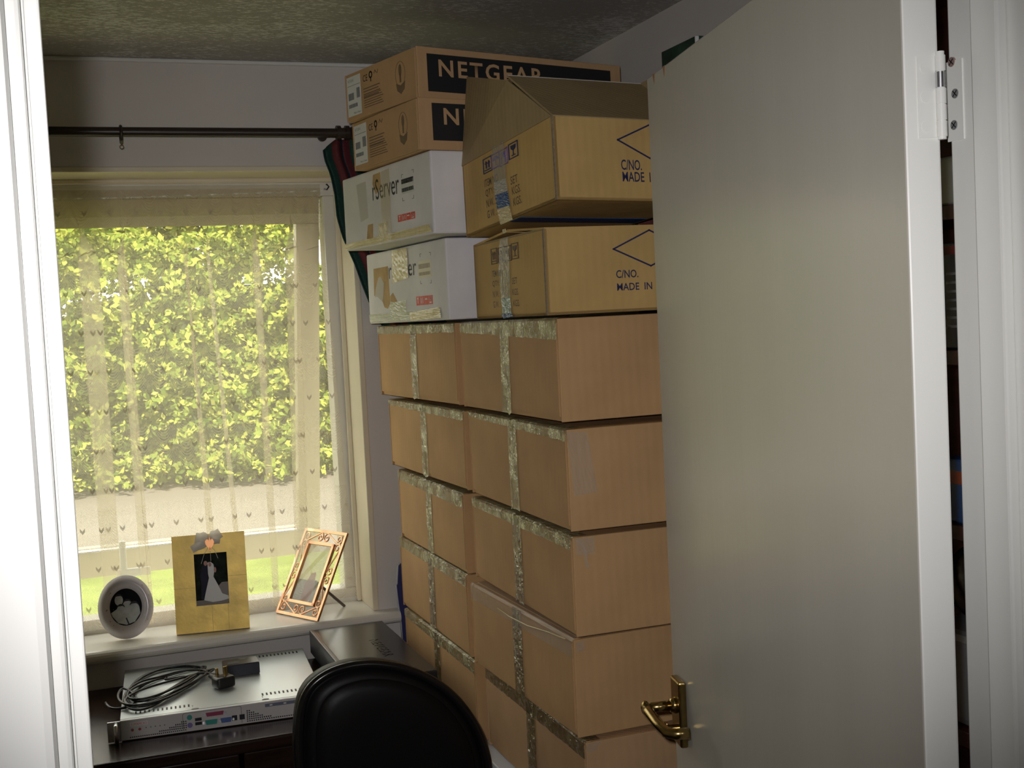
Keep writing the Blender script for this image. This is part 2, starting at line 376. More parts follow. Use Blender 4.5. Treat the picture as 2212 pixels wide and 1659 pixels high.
# ---------------------------------------------------------------- door
A = onZ((1397, 170), DT); B_ = onZ((1620, 0), DT)
dd = (B_-A); dd.z = 0; dd.normalize()              # from free edge towards the hinges
nrm = Vector((dd.y, -dd.x, 0));                    # out of the visible face
if nrm.x > 0: nrm = -nrm
hp = onP((1946, 0), A, nrm); DW = (Vector((hp.x, hp.y, 0))-Vector((A.x, A.y, 0))).length
TH = .0325
Md = Matrix.Identity(4)
for i in range(3): Md[i][0] = dd[i]; Md[i][1] = nrm[i]; Md[i][2] = (0, 0, 1)[i]; Md[i][3] = (A.x, A.y, 0)[i]
door = MB().box((0, -TH, .008), (DW, 0, DT), bev=.002).obj('door_1', [DOORP, WHITE], None, M=Md)
struct(door, 'cream gloss painted door standing open')
for p_ in door.data.polygons:
    if p_.normal.x > .9: p_.material_index = 1
Mdi = Md.inverted()
def toD(p): return Mdi @ p
# chips in the paint at the top corner
b = MB(); Fd = (Vector((0, 0, 0)), Vector((1, 0, 0)), Vector((0, 0, 1)), Vector((0, 1, 0)))
for px in ((1412, 158), (1434, 142)):
    q = toD(onP(px, A, nrm)); b.prism([(q.x-.006, DT-.0005), (q.x+.006, DT-.0005), (q.x+.003, DT-.012), (q.x+.001, DT-.017), (q.x-.002, DT-.01)], Fd, .0004)
o = b.obj('paint_chip', mat('bare_wood', (.32, .17, .09), .8), door); o['label'] = 'bare wood nicks at the top edge'
# handle
pc = toD(onP((1476, 1538), A, nrm)); pt = toD(onP((1476, 1468), A, nrm)).z; pb = toD(onP((1482, 1609), A, nrm)).z
hx = pc.x
b = MB(); b.box((hx-.022, 0, pb), (hx+.022, .012, pt), bev=.003); hd = b.obj('door_handle', BRASS, door)
zc = pt-(pt-pb)*.40
b = MB()
b.cyl((hx, .010, zc), (hx, .02, zc), .013, 24, .010).cyl((hx, .018, zc), (hx, .056, zc), .0075, 20).ball((hx, .058, zc), .011, (1, .6, 1))
b.tube([(hx, .056, zc), (hx+.02, .058, zc), (hx+.06, .056, zc-.004), (hx+.09, .050, zc-.008), (hx+.098, .040, zc-.008), (hx+.100, .022, zc-.008)], lambda t: .0085-.001*math.sin(t*3.1), 14)
b.obj('lever', BRASS, hd, True)
zt_ = zc-(pt-pb)*.36
b = MB(); b.cyl((hx, .01, zt_), (hx, .026, zt_), .0075, 18).box((hx-.003, .024, zt_-.010), (hx+.003, .034, zt_+.010), bev=.0015); b.obj('thumb_turn', BRASS, hd)
# hinge: leaf let into the door edge, knuckles, leaf on the frame
Fe = (Vector((DW, 0, 0)), Vector((0, -1, 0)), Vector((0, 0, 1)), Vector((1, 0, 0)))
hE = Md @ Vector((DW, 0, 0))
def edge(px): q = toD(onP(px, hE, dd)); return -q.y, q.z
u0, z1 = edge((1979, 122)); _, z0 = edge((1984, 299))
HZ0, HZ1 = z0, z1
hin = MB().rect(u0, z0, TH-.001, z1, Fe, .0012).obj('hinge', WHITE, door)
b = MB()
for k in range(3):
    zz = z0+(z1-z0)*(.14+.36*k); b.disc(u0+.007, zz, .0045, .0045, Fe, .0019)
b.obj('painted_screw', WHITE, hin)
kx, ky = DW+.004, -(TH-.0008); H5 = (z1-z0)/5
for k in range(5):
    b = MB().cyl((kx, ky, z0+H5*k+.0004), (kx, ky, z0+H5*(k+1)-.0004), .0044, 20); o = b.obj('knuckle', STEEL if k == 3 else WHITE, hin, 'auto')
b = MB().cyl((kx, ky, z0-.002), (kx, ky, z1+.003), .0036, 16); b.obj('hinge_pin', WHITE, hin, 'auto')
# the frame side leaf belongs to the lining
Fj = (Vector((XR, 0, 0)), Vector((0, -1, 0)), Vector((0, 0, 1)), Vector((-1, 0, 0)))
lin = bpy.data.objects['trim_4']
def jam(px): q = onX(px, XR); return -q.y, q.z
ua, za = jam((2052, 290)); ub, zb = jam((2084, 290))
lf = MB().rect(-FY-.002, HZ0, ub, HZ1, Fj, .0012).obj('hinge_leaf', WHITE, lin)
for k, px in enumerate(((2058, 134), (2066, 202), (2064, 270))):
    u_, v_ = jam(px); b = MB(); b.mi = 0; b.disc(u_, v_, .0042, .0042, Fj, .0019); b.mi = 1
    b.line([(u_-.0022, v_-.0022), (u_+.0022, v_+.0022)], .0009, Fj, .0021); b.line([(u_-.0022, v_+.0022), (u_+.0022, v_-.0022)], .0009, Fj, .0021)
    b.obj('screw', [mat('rusty_steel', (.42, .30, .27), .5, metal=.5) if k == 0 else mat('zinc', (.40, .42, .43), .45, metal=.6), BLACKINK], lf)

# ================================================================= outdoors
GZ = -.15
GRASS = mat('lawn_grass', (.10, .13, .026), .9, spec=.1, var=(2.5, .35), bump=(60, .6, .03))
ROAD = mat('pale_road', (.115, .105, .09), .9, spec=.1, var=(.8, .10))
struct(MB().box((-30, BY+.26, GZ-.3), (30, 9.4, GZ)).obj('ground', GRASS), 'sunlit lawn outside the window')
struct(MB().box((-30, 9.4, GZ-.3), (30, 40, GZ-.02)).obj('ground_road', ROAD), 'pale road beyond the lawn')
def leafmesh(name, n, place, size, mt, parent=None):
    V_, Fc = [], []
    for i in range(n):
        c, nn = place(); a = Vector((random.gauss(0, 1), random.gauss(0, 1), random.gauss(0, 1)))
        nn = (nn+a*.55).normalized(); u = nn.orthogonal().normalized(); u = (Matrix.Rotation(random.random()*6.28, 3, nn) @ u); v = nn.cross(u)
        s_ = size*(.6+.8*random.random()); k = len(V_)
        V_ += [c-u*s_*.5, c+v*s_*.28-u*s_*.05, c+u*s_*.5, c-v*s_*.28-u*s_*.05]; Fc.append((k, k+1, k+2, k+3))
    me = bpy.data.meshes.new(name); me.from_pydata(V_, [], Fc); me.materials.append(mt)
    o = bpy.data.objects.new(name, me); COL.objects.link(o)
    if parent: o.parent = parent
    return o
def _leaf(cols):
    def g(t, out):
        gi = t.nodes.new('ShaderNodeNewGeometry'); r = t.nodes.new('ShaderNodeValToRGB'); e = r.color_ramp.elements
        e[0].color = (*cols[0], 1); e[1].color = (*cols[1], 1); x = e.new(.5); x.color = (*cols[2], 1)
        d = t.nodes.new('ShaderNodeBsdfDiffuse'); tr = t.nodes.new('ShaderNodeBsdfTranslucent'); mx = t.nodes.new('ShaderNodeMixShader'); mx.inputs[0].default_value = .35
        t.links.new(gi.outputs['Random Per Island'], r.inputs[0]); t.links.new(r.outputs[0], d.inputs[0]); t.links.new(r.outputs[0], tr.inputs[0])
        t.links.new(d.outputs[0], mx.inputs[1]); t.links.new(tr.outputs[0], mx.inputs[2]); t.links.new(mx.outputs[0], out.inputs[0])
    return g
LEAF = emis_free_mix('hedge_leaves', _leaf([(.035, .062, .010), (.36, .37, .075), (.15, .20, .032)]))
LEAF2 = emis_free_mix('tree_leaves', _leaf([(.05, .085, .016), (.40, .38, .08), (.18, .23, .038)]))
BARK = mat('bark', (.10, .07, .05), .9, var=(12, .3))
def hplace():
    x = random.uniform(-9, 13); h = 2.75+.35*math.sin(x*1.3)+.25*math.sin(x*3.1+1)
    z = GZ+.05+random.random()**.9*h; y = 14.1+.25*math.sin(x*2.2+z*1.7)+.30*math.sin(x*11+2*math.sin(z*5))*math.sin(z*13+2*math.sin(x*4))+random.random()*.35
    return Vector((x, y, z)), Vector((0, -1, .5))
hedge = leafmesh('hedge', 85000, hplace, .085, LEAF); tag(hedge, 'tall green hedge across the road outside the window', 'hedge', kind='stuff')
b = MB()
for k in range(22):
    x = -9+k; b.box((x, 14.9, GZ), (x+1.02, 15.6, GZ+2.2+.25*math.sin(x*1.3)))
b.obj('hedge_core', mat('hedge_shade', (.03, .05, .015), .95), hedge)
for i, (x, y, z, r, lab) in enumerate(((-1.2, 17.5, 3.5, 1.7, 'leafy tree behind the hedge seen at the left side of the window'), (1.9, 20.5, 4.2, 2.0, 'leafy tree behind the hedge seen in the middle of the window'),
                                (5.3, 17.8, 3.2, 1.35, 'leafy tree behind the hedge seen at the right side of the window'))):
    t = empty('tree', loc=(x, y, GZ)); tag(t, lab, 'tree', 'trees behind the hedge')
    b = MB(); b.tube([(0, 0, -.05), (.05, 0, .8), (-.03, .05, 1.7), (.02, 0, z-GZ)], lambda q: .16-.1*q, 10); b.obj('trunk', BARK, t, True)
    def tp(r=r, z=z):
        d = Vector((random.gauss(0, 1), random.gauss(0, 1), random.gauss(0, 1))).normalized(); q = r*(.55+.45*random.random()**.5)*(1+.18*math.sin(d.x*7+i)*math.cos(d.z*6))
        return Vector((0, 0, z-GZ))+Vector((d.x*q*1.15, d.y*q, d.z*q)), d
    leafmesh('crown', 20000, tp, .15, LEAF2, t)

# ================================================================= net curtain
def _net(t, out):
    L = t.links.new
    uv = t.nodes.new('ShaderNodeUVMap'); sp = t.nodes.new('ShaderNodeSeparateXYZ'); L(uv.outputs[0], sp.inputs[0])
    def mth(op, a, b_=None, c=None):
        n = t.nodes.new('ShaderNodeMath'); n.operation = op
        for i, x in enumerate((a, b_, c)):
            if x is None: continue
            if isinstance(x, (int, float)): n.inputs[i].default_value = x
            else: L(x, n.inputs[i])
        return n.outputs[0]
    u, v = sp.outputs[0], sp.outputs[1]
    # hearts: staggered cells .062 x .10
    row = mth('FLOOR', mth('DIVIDE', v, .10)); off = mth('MULTIPLY', mth('MODULO', row, 2), .5)
    cu = mth('SUBTRACT', mth('FRACT', mth('ADD', mth('DIVIDE', u, .062), off)), .5); cv = mth('SUBTRACT', mth('FRACT', mth('DIVIDE', v, .10)), .5)
    a = mth('ABSOLUTE', mth('MULTIPLY', cu, .062)); bb = mth('MULTIPLY', cv, .10)
    d = mth('ABSOLUTE', mth('SUBTRACT', bb, mth('MULTIPLY', a, 1.35)))
    heart = mth('MULTIPLY', mth('LESS_THAN', d, .0042), mth('LESS_THAN', a, .0062))
    # scalloped ripples
    tri = mth('ABSOLUTE', mth('SUBTRACT', mth('FRACT', mth('DIVIDE', u, .055)), .5))
    rip = mth('FRACT', mth('DIVIDE', mth('SUBTRACT', v, mth('MULTIPLY', mth('POWER', tri, 2.0), .16)), .0075))
    rip = mth('MULTIPLY', mth('LESS_THAN', rip, .38), mth('LESS_THAN', mth('FRACT', mth('DIVIDE', v, .20)), .55))
    op = mth('ADD', mth('MULTIPLY', heart, .40), mth('ADD', mth('MULTIPLY', rip, .11), .32))
    df = t.nodes.new('ShaderNodeBsdfDiffuse'); df.inputs[0].default_value = (.62, .54, .43, 1)
    tl = t.nodes.new('ShaderNodeBsdfTranslucent'); tl.inputs[0].default_value = (.86, .78, .61, 1)
    m1 = t.nodes.new('ShaderNodeMixShader'); L(mth('SUBTRACT', .57, mth('MULTIPLY', heart, .45)), m1.inputs[0]); L(df.outputs[0], m1.inputs[1]); L(tl.outputs[0], m1.inputs[2])
    tp = t.nodes.new('ShaderNodeBsdfTransparent'); m2 = t.nodes.new('ShaderNodeMixShader')
    L(op, m2.inputs[0]); L(tp.outputs[0], m2.inputs[1]); L(m1.outputs[0], m2.inputs[2]); L(m2.outputs[0], out.inputs[0])
NET = emis_free_mix('net_lace', _net)
CT, CB = EYE+.372, SZ+.014
CYN = FW-.016
folds = []
for pt_, pb_, wd in (((150, 480), (205, 1200), .016), ((182, 480), (238, 1200), .026), ((262, 480), (318, 1200), .022), ((290, 480), (345, 1200), .010),
                     ((372, 480), (440, 1200), .016), ((408, 480), (470, 1200), .018), ((452, 480), (520, 1200), .012), ((548, 480), (590, 1200), .010), ((628, 480), (652, 1200), .018)):
    folds.append((onY(pt_, CYN).x, onY(pb_, CYN).x, wd))
for x in (-.40, -.33, -.25, -.16, -.09): folds.append((x, x+.03, .02))
ZA, ZB = onY((400, 480), CYN).z, onY((400, 1200), CYN).z
def cpos(s, q, ylift=0):
    z = CT+(CB-CT)*q; k = (ZA-z)/(ZA-ZB); xr = .658+.036*max(0, q)**1.2
    t0 = -.47+(xr+.47)*s; x = t0; y = 0
    g = min(1, max(0, (q-.03)/.12))
    for a, b_, wd in folds:
        wd = wd*1.8; c = a+(b_-a)*k; e = (t0-c)/wd
        if abs(e) < 4:
            x -= g*2.7*wd*e*math.exp(-e*e); y += .22*wd*g*math.exp(-e*e)
    y += .0022*math.sin(t0*95)*(1-.4*q)+.0018*math.sin(t0*211+1)*(1-q)
    return Vector((x, CYN-y-ylift, z))
def sheet(name, mt, q0, q1, nu, nv, parent=None, lift=0):
    bm = bmesh.new(); uvl = bm.loops.layers.uv.new('UVMap'); G = []
    acc = [0]*(nv+1); last = None          # u runs along the cloth, through its folds
    for i in range(nu+1):
        pr = [cpos(i/nu, q0+(q1-q0)*j/nv, lift) for j in range(nv+1)]
        if last: acc = [a_+abs(p_.x-l_.x) for a_, p_, l_ in zip(acc, pr, last)]
        last = pr
        G.append([(bm.verts.new(p_), (a_, (1-(q0+(q1-q0)*j/nv))*(CT-CB))) for j, (p_, a_) in enumerate(zip(pr, acc))])
    for i in range(nu):
        for j in range(nv):
            qd = (G[i][j], G[i+1][j], G[i+1][j+1], G[i][j+1]); f_ = bm.faces.new([x[0] for x in qd]); f_.smooth = True
            for l, x in zip(f_.loops, qd): l[uvl].uv = x[1]
    me = bpy.data.meshes.new(name); bm.to_mesh(me); bm.free(); me.materials.append(mt)
    o = bpy.data.objects.new(name, me); COL.objects.link(o)
    if parent: o.parent = parent
    return o
net = sheet('net_curtain', NET, 0, 1, 620, 36); tag(net, 'sheer cream net curtain with a heart pattern hanging across the window', 'curtain')
hd_ = sheet('heading', NET, -.008, .062, 620, 4, net, .003)
b = MB()
b.tube([(-.475, FW-.014, CT-.02), (.1, FW-.014, CT-.021), (.668, FW-.014, CT-.008)], .0022, 8); b.obj('curtain_wire', WHITE, net)
p = onY((708, 402), FW-.008); b = MB()
b.tube([(p.x-.012, FW-.012, p.z-.008), (p.x-.004, FW-.014, p.z-.010), (p.x+.002, FW-.012, p.z-.002), (p.x-.002, FW-.006, p.z+.005), (p.x-.002, FW+.001, p.z+.005)], .002, 8); b.obj('wire_hook', BLACKM, net)

# ================================================================= curtain rod, ring, patterned curtain
RY, RZ = 3.02, EYE+.4855
rod = empty('curtain_rod', loc=(.05, RY, RZ)); tag(rod, 'dark wooden curtain pole fixed above the window', 'curtain rod')
b = MB().cyl((-.72, 0, 0), (.625, 0, 0), .0115, 24); b.obj('pole', RODM, rod, 'auto')
b = MB().cyl((.618, 0, 0), (.628, 0, 0), .0185, 24).cyl((.628, 0, 0), (.640, 0, 0), .013, 24).cyl((.640, 0, 0), (.650, 0, 0), .0185, 24).ball((.660, 0, 0), .017, (.7, 1, 1)); b.obj('finial', RODM, rod, 'auto')
for x in (.595, -.66):
    b = MB().box((x-.006, 0, -.004), (x+.006, .066, .004), bev=.002).cyl((x, .060, 0), (x, .0695, 0), .0115, 20); b.obj('bracket', RODM, rod)
p = onY((261, 287), RY)
ring = empty('curtain_ring', loc=(p.x, RY, RZ)); tag(ring, 'single dark wooden ring threaded on the curtain pole', 'curtain ring')
b = MB().tube([(0, .0195*math.cos(a), -.0065+.0195*math.sin(a)) for a in [2*math.pi*k/32 for k in range(32)]], .0038, 10, True); b.obj('hoop', RODM, ring, True)
b = MB().tube([(.0045*math.sin(a), 0, -.036+.0045*math.cos(a)) for a in [2*math.pi*k/16 for k in range(16)]], .001, 6, True).cyl((0, 0, -.032), (0, 0, -.026), .001, 8); b.obj('screw_eye', BRASS, ring)
# striped curtain bunched at the end of the pole
def _stripe(t, out):
    L = t.links.new; uv = t.nodes.new('ShaderNodeUVMap'); sp = t.nodes.new('ShaderNodeSeparateXYZ'); L(uv.outputs[0], sp.inputs[0])
    fr = t.nodes.new('ShaderNodeMath'); fr.operation = 'FRACT'; L(sp.outputs[0], fr.inputs[0])
    r = t.nodes.new('ShaderNodeValToRGB'); r.color_ramp.interpolation = 'CONSTANT'; e = r.color_ramp.elements
    e[0].color = (.010, .045, .035, 1); e[0].position = 0; e[1].color = (.10, .014, .018, 1); e[1].position = .30
    for ps, c in ((.56, (.012, .030, .050)), (.68, (.11, .016, .020)), (.86, (.010, .050, .036))):
        x = e.new(ps); x.color = (*c, 1)
    L(fr.outputs[0], r.inputs[0])
    n = t.nodes.new('ShaderNodeTexNoise'); n.inputs['Scale'].default_value = 160; n.inputs['Detail'].default_value = 3
    mr = t.nodes.new('ShaderNodeMapRange'); mr.inputs[1].default_value = .4; mr.inputs[2].default_value = .65; mr.inputs[3].default_value = .5; mr.inputs[4].default_value = 2.0; L(n.outputs[0], mr.inputs[0])
    sc = t.nodes.new('ShaderNodeVectorMath'); sc.operation = 'SCALE'; L(r.outputs[0], sc.inputs[0]); L(mr.outputs[0], sc.inputs['Scale'])
    b_ = t.nodes.new('ShaderNodeBsdfPrincipled'); b_.inputs['Roughness'].default_value = .8; L(sc.outputs[0], b_.inputs['Base Color']); L(b_.outputs[0], out.inputs[0])
STR = emis_free_mix('tapestry_stripe', _stripe)
edge_px = [(745, 299), (697, 325), (700, 345), (713, 378), (722, 420), (727, 470), (740, 515), (765, 570), (781, 615), (797, 655), (822, 700), (858, 770)]
CY = 3.052
EP = [onY(p, CY) for p in edge_px[1:]]
zs = [p.z for p in EP]
def ex(z):
    if z >= zs[0]: return EP[0].x
    for i in range(len(zs)-1):
        if zs[i] >= z >= zs[i+1]:
            k = (zs[i]-z)/(zs[i]-zs[i+1]); return EP[i].x*(1-k)+EP[i+1].x*k
    return EP[-1].x
bm = bmesh.new(); uvl = bm.loops.layers.uv.new('UVMap'); G = []; NU, NV = 70, 40
for i in range(NU+1):
    s_ = i/NU; row = []
    for j in range(NV+1):
        q = j/NV; ztop = zs[0]+.03*min(1, s_/.22); z = ztop+(zs[-1]-.02-ztop)*q
        wd = .17 if z > EYE+.2 else .17+.02*(EYE+.2-z)
        x = min(ex(z)+wd*s_, ex(z)+wd); y = CY+.015*math.sin(s_*24)*(1-.35*q)
        row.append((bm.verts.new((x, min(y, 3.078), z)), (s_*2.1, q)))
    G.append(row)
for i in range(NU):
    for j in range(NV):
        qd = (G[i][j], G[i+1][j], G[i+1][j+1], G[i][j+1]); f_ = bm.faces.new([x[0] for x in qd]); f_.smooth = True
        for l, x in zip(f_.loops, qd): l[uvl].uv = x[1]
me = bpy.data.meshes.new('striped_curtain'); bm.to_mesh(me); bm.free(); me.materials.append(STR)
sc_ = bpy.data.objects.new('striped_curtain', me); COL.objects.link(sc_)
sm = sc_.modifiers.new('t', 'SOLIDIFY'); sm.thickness = .002
tag(sc_, 'dark red and green striped curtain pushed behind the carton stacks', 'curtain')

# ================================================================= desk
DZ = EYE-.856
desk = empty('desk', loc=(.1, 2.8, 0)); tag(desk, 'dark mahogany desk under the window', 'desk')
def dpart(b, name, mt, sm=False):
    o = b.obj(name, mt, desk, sm); o.matrix_parent_inverse = Matrix.Translation((-.1, -2.8, 0)); return o
b = MB().box((-.62, 2.53, DZ-.028), (.755, 3.085, DZ), bev=.006, seg=3); dpart(b, 'desktop', DESK)
b = MB().box((-.60, 2.56, 0), (-.575, 3.07, DZ-.028), bev=.002); dpart(b, 'side_panel', DESK)
b = MB().box((.715, 2.56, 0), (.74, 3.07, DZ-.028), bev=.002); dpart(b, 'side_panel', DESK)
b = MB().box((-.575, 3.03, .25), (.715, 3.05, DZ-.028)); dpart(b, 'back_panel', DESK)
for x0, x1 in ((-.57, -.16), (-.15, .28), (.29, .71)):
    b = MB().box((x0, 2.552, DZ-.145), (x1, 2.9, DZ-.034), bev=.003); dr = dpart(b, 'drawer', DESK)
    xm = (x0+x1)/2
    b = MB().tube([(xm-.05, 2.553, DZ-.09), (xm-.045, 2.535, DZ-.092), (xm+.045, 2.535, DZ-.092), (xm+.05, 2.553, DZ-.09)], .004, 8); o = b.obj('drawer_handle', BRASS, dr, True)

# ================================================================= server on the desk
def frameM(o, ex_, ey_, ez_):
    M = Matrix.Identity(4)
    for i in range(3): M[i][0] = ex_[i]; M[i][1] = ey_[i]; M[i][2] = ez_[i]; M[i][3] = o[i]
    return M
sv = onZ((262, 1603), DZ); a0 = onZ((505, 1569), DZ)
syaw = math.atan2((a0-sv).y, (a0-sv).x)
SO = Vector((sv.x, sv.y, DZ+.002)); MSV = Matrix.Translation(SO) @ Matrix.Rotation(syaw, 4, 'Z')
srv = empty('rack_server', M=MSV); tag(srv, 'silver slim rack server with grey front lying on the desk', 'server')
SW, SD, SH = .43, .405, .043
b = MB().box((0, .004, 0), (SW, SD, SH), bev=.001); top = b.obj('casing', SERVER, srv)
b = MB().box((0, 0, 0), (SW, .0045, SH), bev=.001); fr = b.obj('front_panel', SERVF, srv)
Ft = (Vector((0, 0, SH)), Vector((1, 0, 0)), Vector((0, 1, 0)), Vector((0, 0, 1)))
Ff = (Vector((0, 0, 0)), Vector((1, 0, 0)), Vector((0, 0, 1)), Vector((0, -1, 0)))
for x0, y0, n in ((.03, .045, 13), (.30, .055, 13), (.30, SD-.03, 13)):
    b = MB()
    for k in range(n): b.rect(x0+k*.0092, y0-.008, x0+k*.0092+.0036, y0+.008, Ft, .0006)
    b.obj('vent_slots', BLACKINK, top)
b = MB().rect(0, .010, SW, .0112, Ft, .0003); b.obj('lid_seam', GREYINK, top)
b = MB()
for x in (.155, .305):
    b = MB().disc(x, .016, .008, .005, Ft, .0004); b.obj('lid_latch', GREYINK, top)
    for k in range(2): b = MB().disc(x-.005, .034+.007*k, .0013, .0013, Ft, .0004); b.obj('lid_screw', GREYINK, top)
b = MB()
for i in range(28): b.rect(.018+i*.0042, .004, .0205+i*.0042, .0062, Ff, .0005)
for i in range(14):
    for j in range(max(1, (i-2)//3+1)): b.rect(.078+i*.0042, .0085+j*.0045, .0805+i*.0042, .0112+j*.0045, Ff, .0005)
for i in range(34): b.rect(.262+i*.0047, .004, .2648+i*.0047, .0065, Ff, .0005)
for i in range(12):
    for j in range(max(1, 5-i//2)): b.rect(.262+i*.0045, .0085+j*.0045, .2648+i*.0045, .0112+j*.0045, Ff, .0005)
vh = b.obj('vent_holes', BLACKINK, fr); vh['kind'] = 'stuff'
b = MB().line([(.128, .004), (.128, .038), (.131, .041), (.248, .041), (.251, .038), (.251, .004)], .0012, Ff, .0006); b.obj('port_plate_edge', GREYINK, fr)
GRN = mat('teal_plastic', (.05, .30, .26), .4); PUR = mat('purple_plastic', (.22, .18, .42), .4); BUR = mat('burgundy_plastic', (.30, .05, .11), .4); BLU = mat('blue_plastic', (.08, .14, .35), .4)
b = MB().disc(.142, .031, .0055, .0055, Ff, .002); b.obj('mouse_port', GRN, fr)
b = MB().disc(.142, .014, .0055, .0055, Ff, .002); b.obj('keyboard_port', PUR, fr)
for z in (.012, .021): b = MB().rect(.153, z, .167, z+.0065, Ff, .0012); b.obj('usb_port', BLACKINK, fr)
b = MB(); b.mi = 0; b.prism([(.176, .010), (.198, .010), (.200, .020), (.174, .020)], Ff, .003); b.mi = 1; b.disc(.1705, .015, .002, .003, Ff, .003).disc(.2035, .015, .002, .003, Ff, .003); b.obj('serial_port', [GRN, STEEL], fr)
b = MB(); b.mi = 0; b.prism([(.208, .010), (.228, .010), (.230, .020), (.206, .020)], Ff, .003); b.mi = 1; b.disc(.2025+.001, .015, .002, .003, Ff, .003).disc(.2335, .015, .002, .003, Ff, .003); b.obj('display_port', [BLU, STEEL], fr)
b = MB(); b.mi = 0; b.prism([(.178, .028), (.212, .028), (.214, .036), (.176, .036)], Ff, .003); b.mi = 1; b.disc(.172, .032, .002, .003, Ff, .003).disc(.218, .032, .002, .003, Ff, .003); b.obj('printer_port', [BUR, STEEL], fr)
for x in (.2365-.001, .2485+.003): b = MB().rect(x-.005, .011, x+.006, .022, Ff, .0012); b.obj('network_port', BLACKINK, fr)
b = MB().rect(.020, .0285, .056, .0365, Ff, .0008); pl = b.obj('name_plate', PAPER, fr)
text('brand_lettering', 'SUPERMICRO', Ff, .022, .030, .054, .0350, REDINK, pl, th=.0011)
b = MB()
for x in (.024, .039): b.disc(x, .0205, .003, .003, Ff, .001)
b.obj('push_button', mat('red_button', (.35, .07, .07), .4), fr)
b = MB()
for k in range(5): b.disc(.052+.0095*k, .022, .0014, .0014, Ff, .001)
b.obj('status_light', GREYINK, fr)
b = MB().rect(.30, .020, .43, .0385, Ff, .0012); dv = b.obj('drive_bay', SERVF, fr)
b = MB()
b.rect(.302, .031, .428, .038, Ff, .0016); b.obj('bay_slot', mat('bay_grey_blue', (.16, .18, .24), .4), dv)
for k in range(4): b = MB().rect(.312+.03*k, .033, .318+.03*k, .036, Ff, .002); b.obj('bay_catch', PAPER, dv)
for sgn, x in ((-1, 0), (1, SW)):
    b = MB(); xx = x+sgn*.026
    b.box((min(x, xx), -.002, 0), (max(x, xx), .003, SH), bev=.001)
    for k in range(3): b.rect(x+sgn*.0205-.004, .008+.012*k, x+sgn*.0205+.004, .012+.012*k, (Vector((0, -.002, 0)), *Ff[1:]), .0006)
    b.obj('rack_ear', STEEL, srv)
    b = MB().tube([(x+sgn*.008, -.002, .005), (x+sgn*.008, -.022, .006), (x+sgn*.008, -.026, .012), (x+sgn*.008, -.026, .031), (x+sgn*.008, -.022, .037), (x+sgn*.008, -.002, .038)], .0045, 10); b.obj('ear_handle', STEEL, srv, True)

# cable with a three pin plug, and a charger block, on the server lid
STZ = SO.z+SH
def onlid(px, h=.004): q = onZ(px, STZ+h); return q
cordo = empty('power_cord', loc=onZ((400, 1480), STZ)); tag(cordo, 'coiled black power cord with a brass pinned plug on the silver server', 'power cord')
cM = Matrix.Translation(-cordo.location)
pts = []
c0 = Vector((362, 1478)); ax = Vector((88, -34)); pp = Vector((-9, -17))
N = 240
for i in range(N):
    a = i/N*2*math.pi*6.5+2.4; lp = a/6.283; wob = 1+.16*math.sin(lp*2.6+1)-(.35 if 2.2 < lp < 3.2 else 0); k = math.cos(a)
    q = c0+ax*(k*wob-(.28 if 2.2 < lp < 3.2 else .05*math.sin(lp*4)))+pp*(math.sin(a)*(1.15-.55*k+.5*math.sin(lp*3.3))+.35*math.sin(lp*2.1))
    pts.append((q.x, q.y, .004+.010*(.5+.5*math.sin(a*.61))))
lead = [(228, 1518, .004), (234, 1530, .004), (252, 1534, .004), (285, 1526, .005), (310, 1512, .006)]
end = [(430, 1452, .014), (452, 1454, .014), (472, 1458, .014)]
path = [onlid((x, y), h) for x, y, h in lead+pts+end]
b = MB(); P2 = []
for i in range(len(path)-1):
    for k in range(2): P2.append(path[i].lerp(path[i+1], k/2))
P2.append(path[-1])
for _ in range(3): P2 = [P2[0]]+[(P2[i-1]+P2[i]*2+P2[i+1])/4 for i in range(1, len(P2)-1)]+[P2[-1]]
b.tube(P2, .0028, 8); b.bm.transform(cM); b.obj('cable', RUBBER, cordo, True)
pa, pb2 = onlid((455, 1460), .014), onlid((505, 1481), .016)
dv_ = (pb2-pa).normalized(); sd = dv_.cross(Vector((0, 0, 1))).normalized(); up_ = sd.cross(dv_)
MP = frameM(pa, dv_, sd, up_)
L_ = (pb2-pa).length
b = MB(); b.cyl((0, 0, 0), (L_*.45, 0, 0), .006, 14, .012)
b.box((L_*.4, -.022, -.013), (L_*.4+.038, .022, .013), bev=.006, seg=3)
b.bm.transform(cM @ MP); b.obj('plug', RUBBER, cordo, 'auto')
b = MB()
for (x, y, h, w_) in ((L_*.4+.010, -.012, .020, .0024), (L_*.4+.010, .010, .020, .0024), (L_*.4+.028, -.001, .025, .0032)):
    b.box((x-w_, y-.003, .011), (x+w_, y+.003, .011+h), bev=.0008)
b.bm.transform(cM @ MP); b.obj('plug_pin', BRASS, cordo)
ca, cb_ = onlid((486, 1466), 0), onlid((562, 1455), 0); cc = onlid((478, 1440), 0)
e1 = (cb_-ca); W1_ = e1.length; e1.normalize(); e2 = Vector((-e1.y, e1.x, 0))
MC = frameM(ca, e1, e2, Vector((0, 0, 1)))
chg = empty('charger_block', M=MC); tag(chg, 'black charger block with a notched end behind the plug on the server', 'charger')
b = MB().prism([(0, 0), (W1_, 0), (W1_, .055), (W1_*.72, .055), (W1_*.66, .040), (W1_*.52, .040), (W1_*.46, .055), (0, .055)], (Vector((0, 0, .001)), Vector((1, 0, 0)), Vector((0, 1, 0)), Vector((0, 0, 1))), .028)
bmesh.ops.bevel(b.bm, geom=b.bm.edges[:], offset=.0015, segments=2, affect='EDGES'); b.obj('shell', mat('navy_black_plastic', (.018, .018, .03), .32), chg)
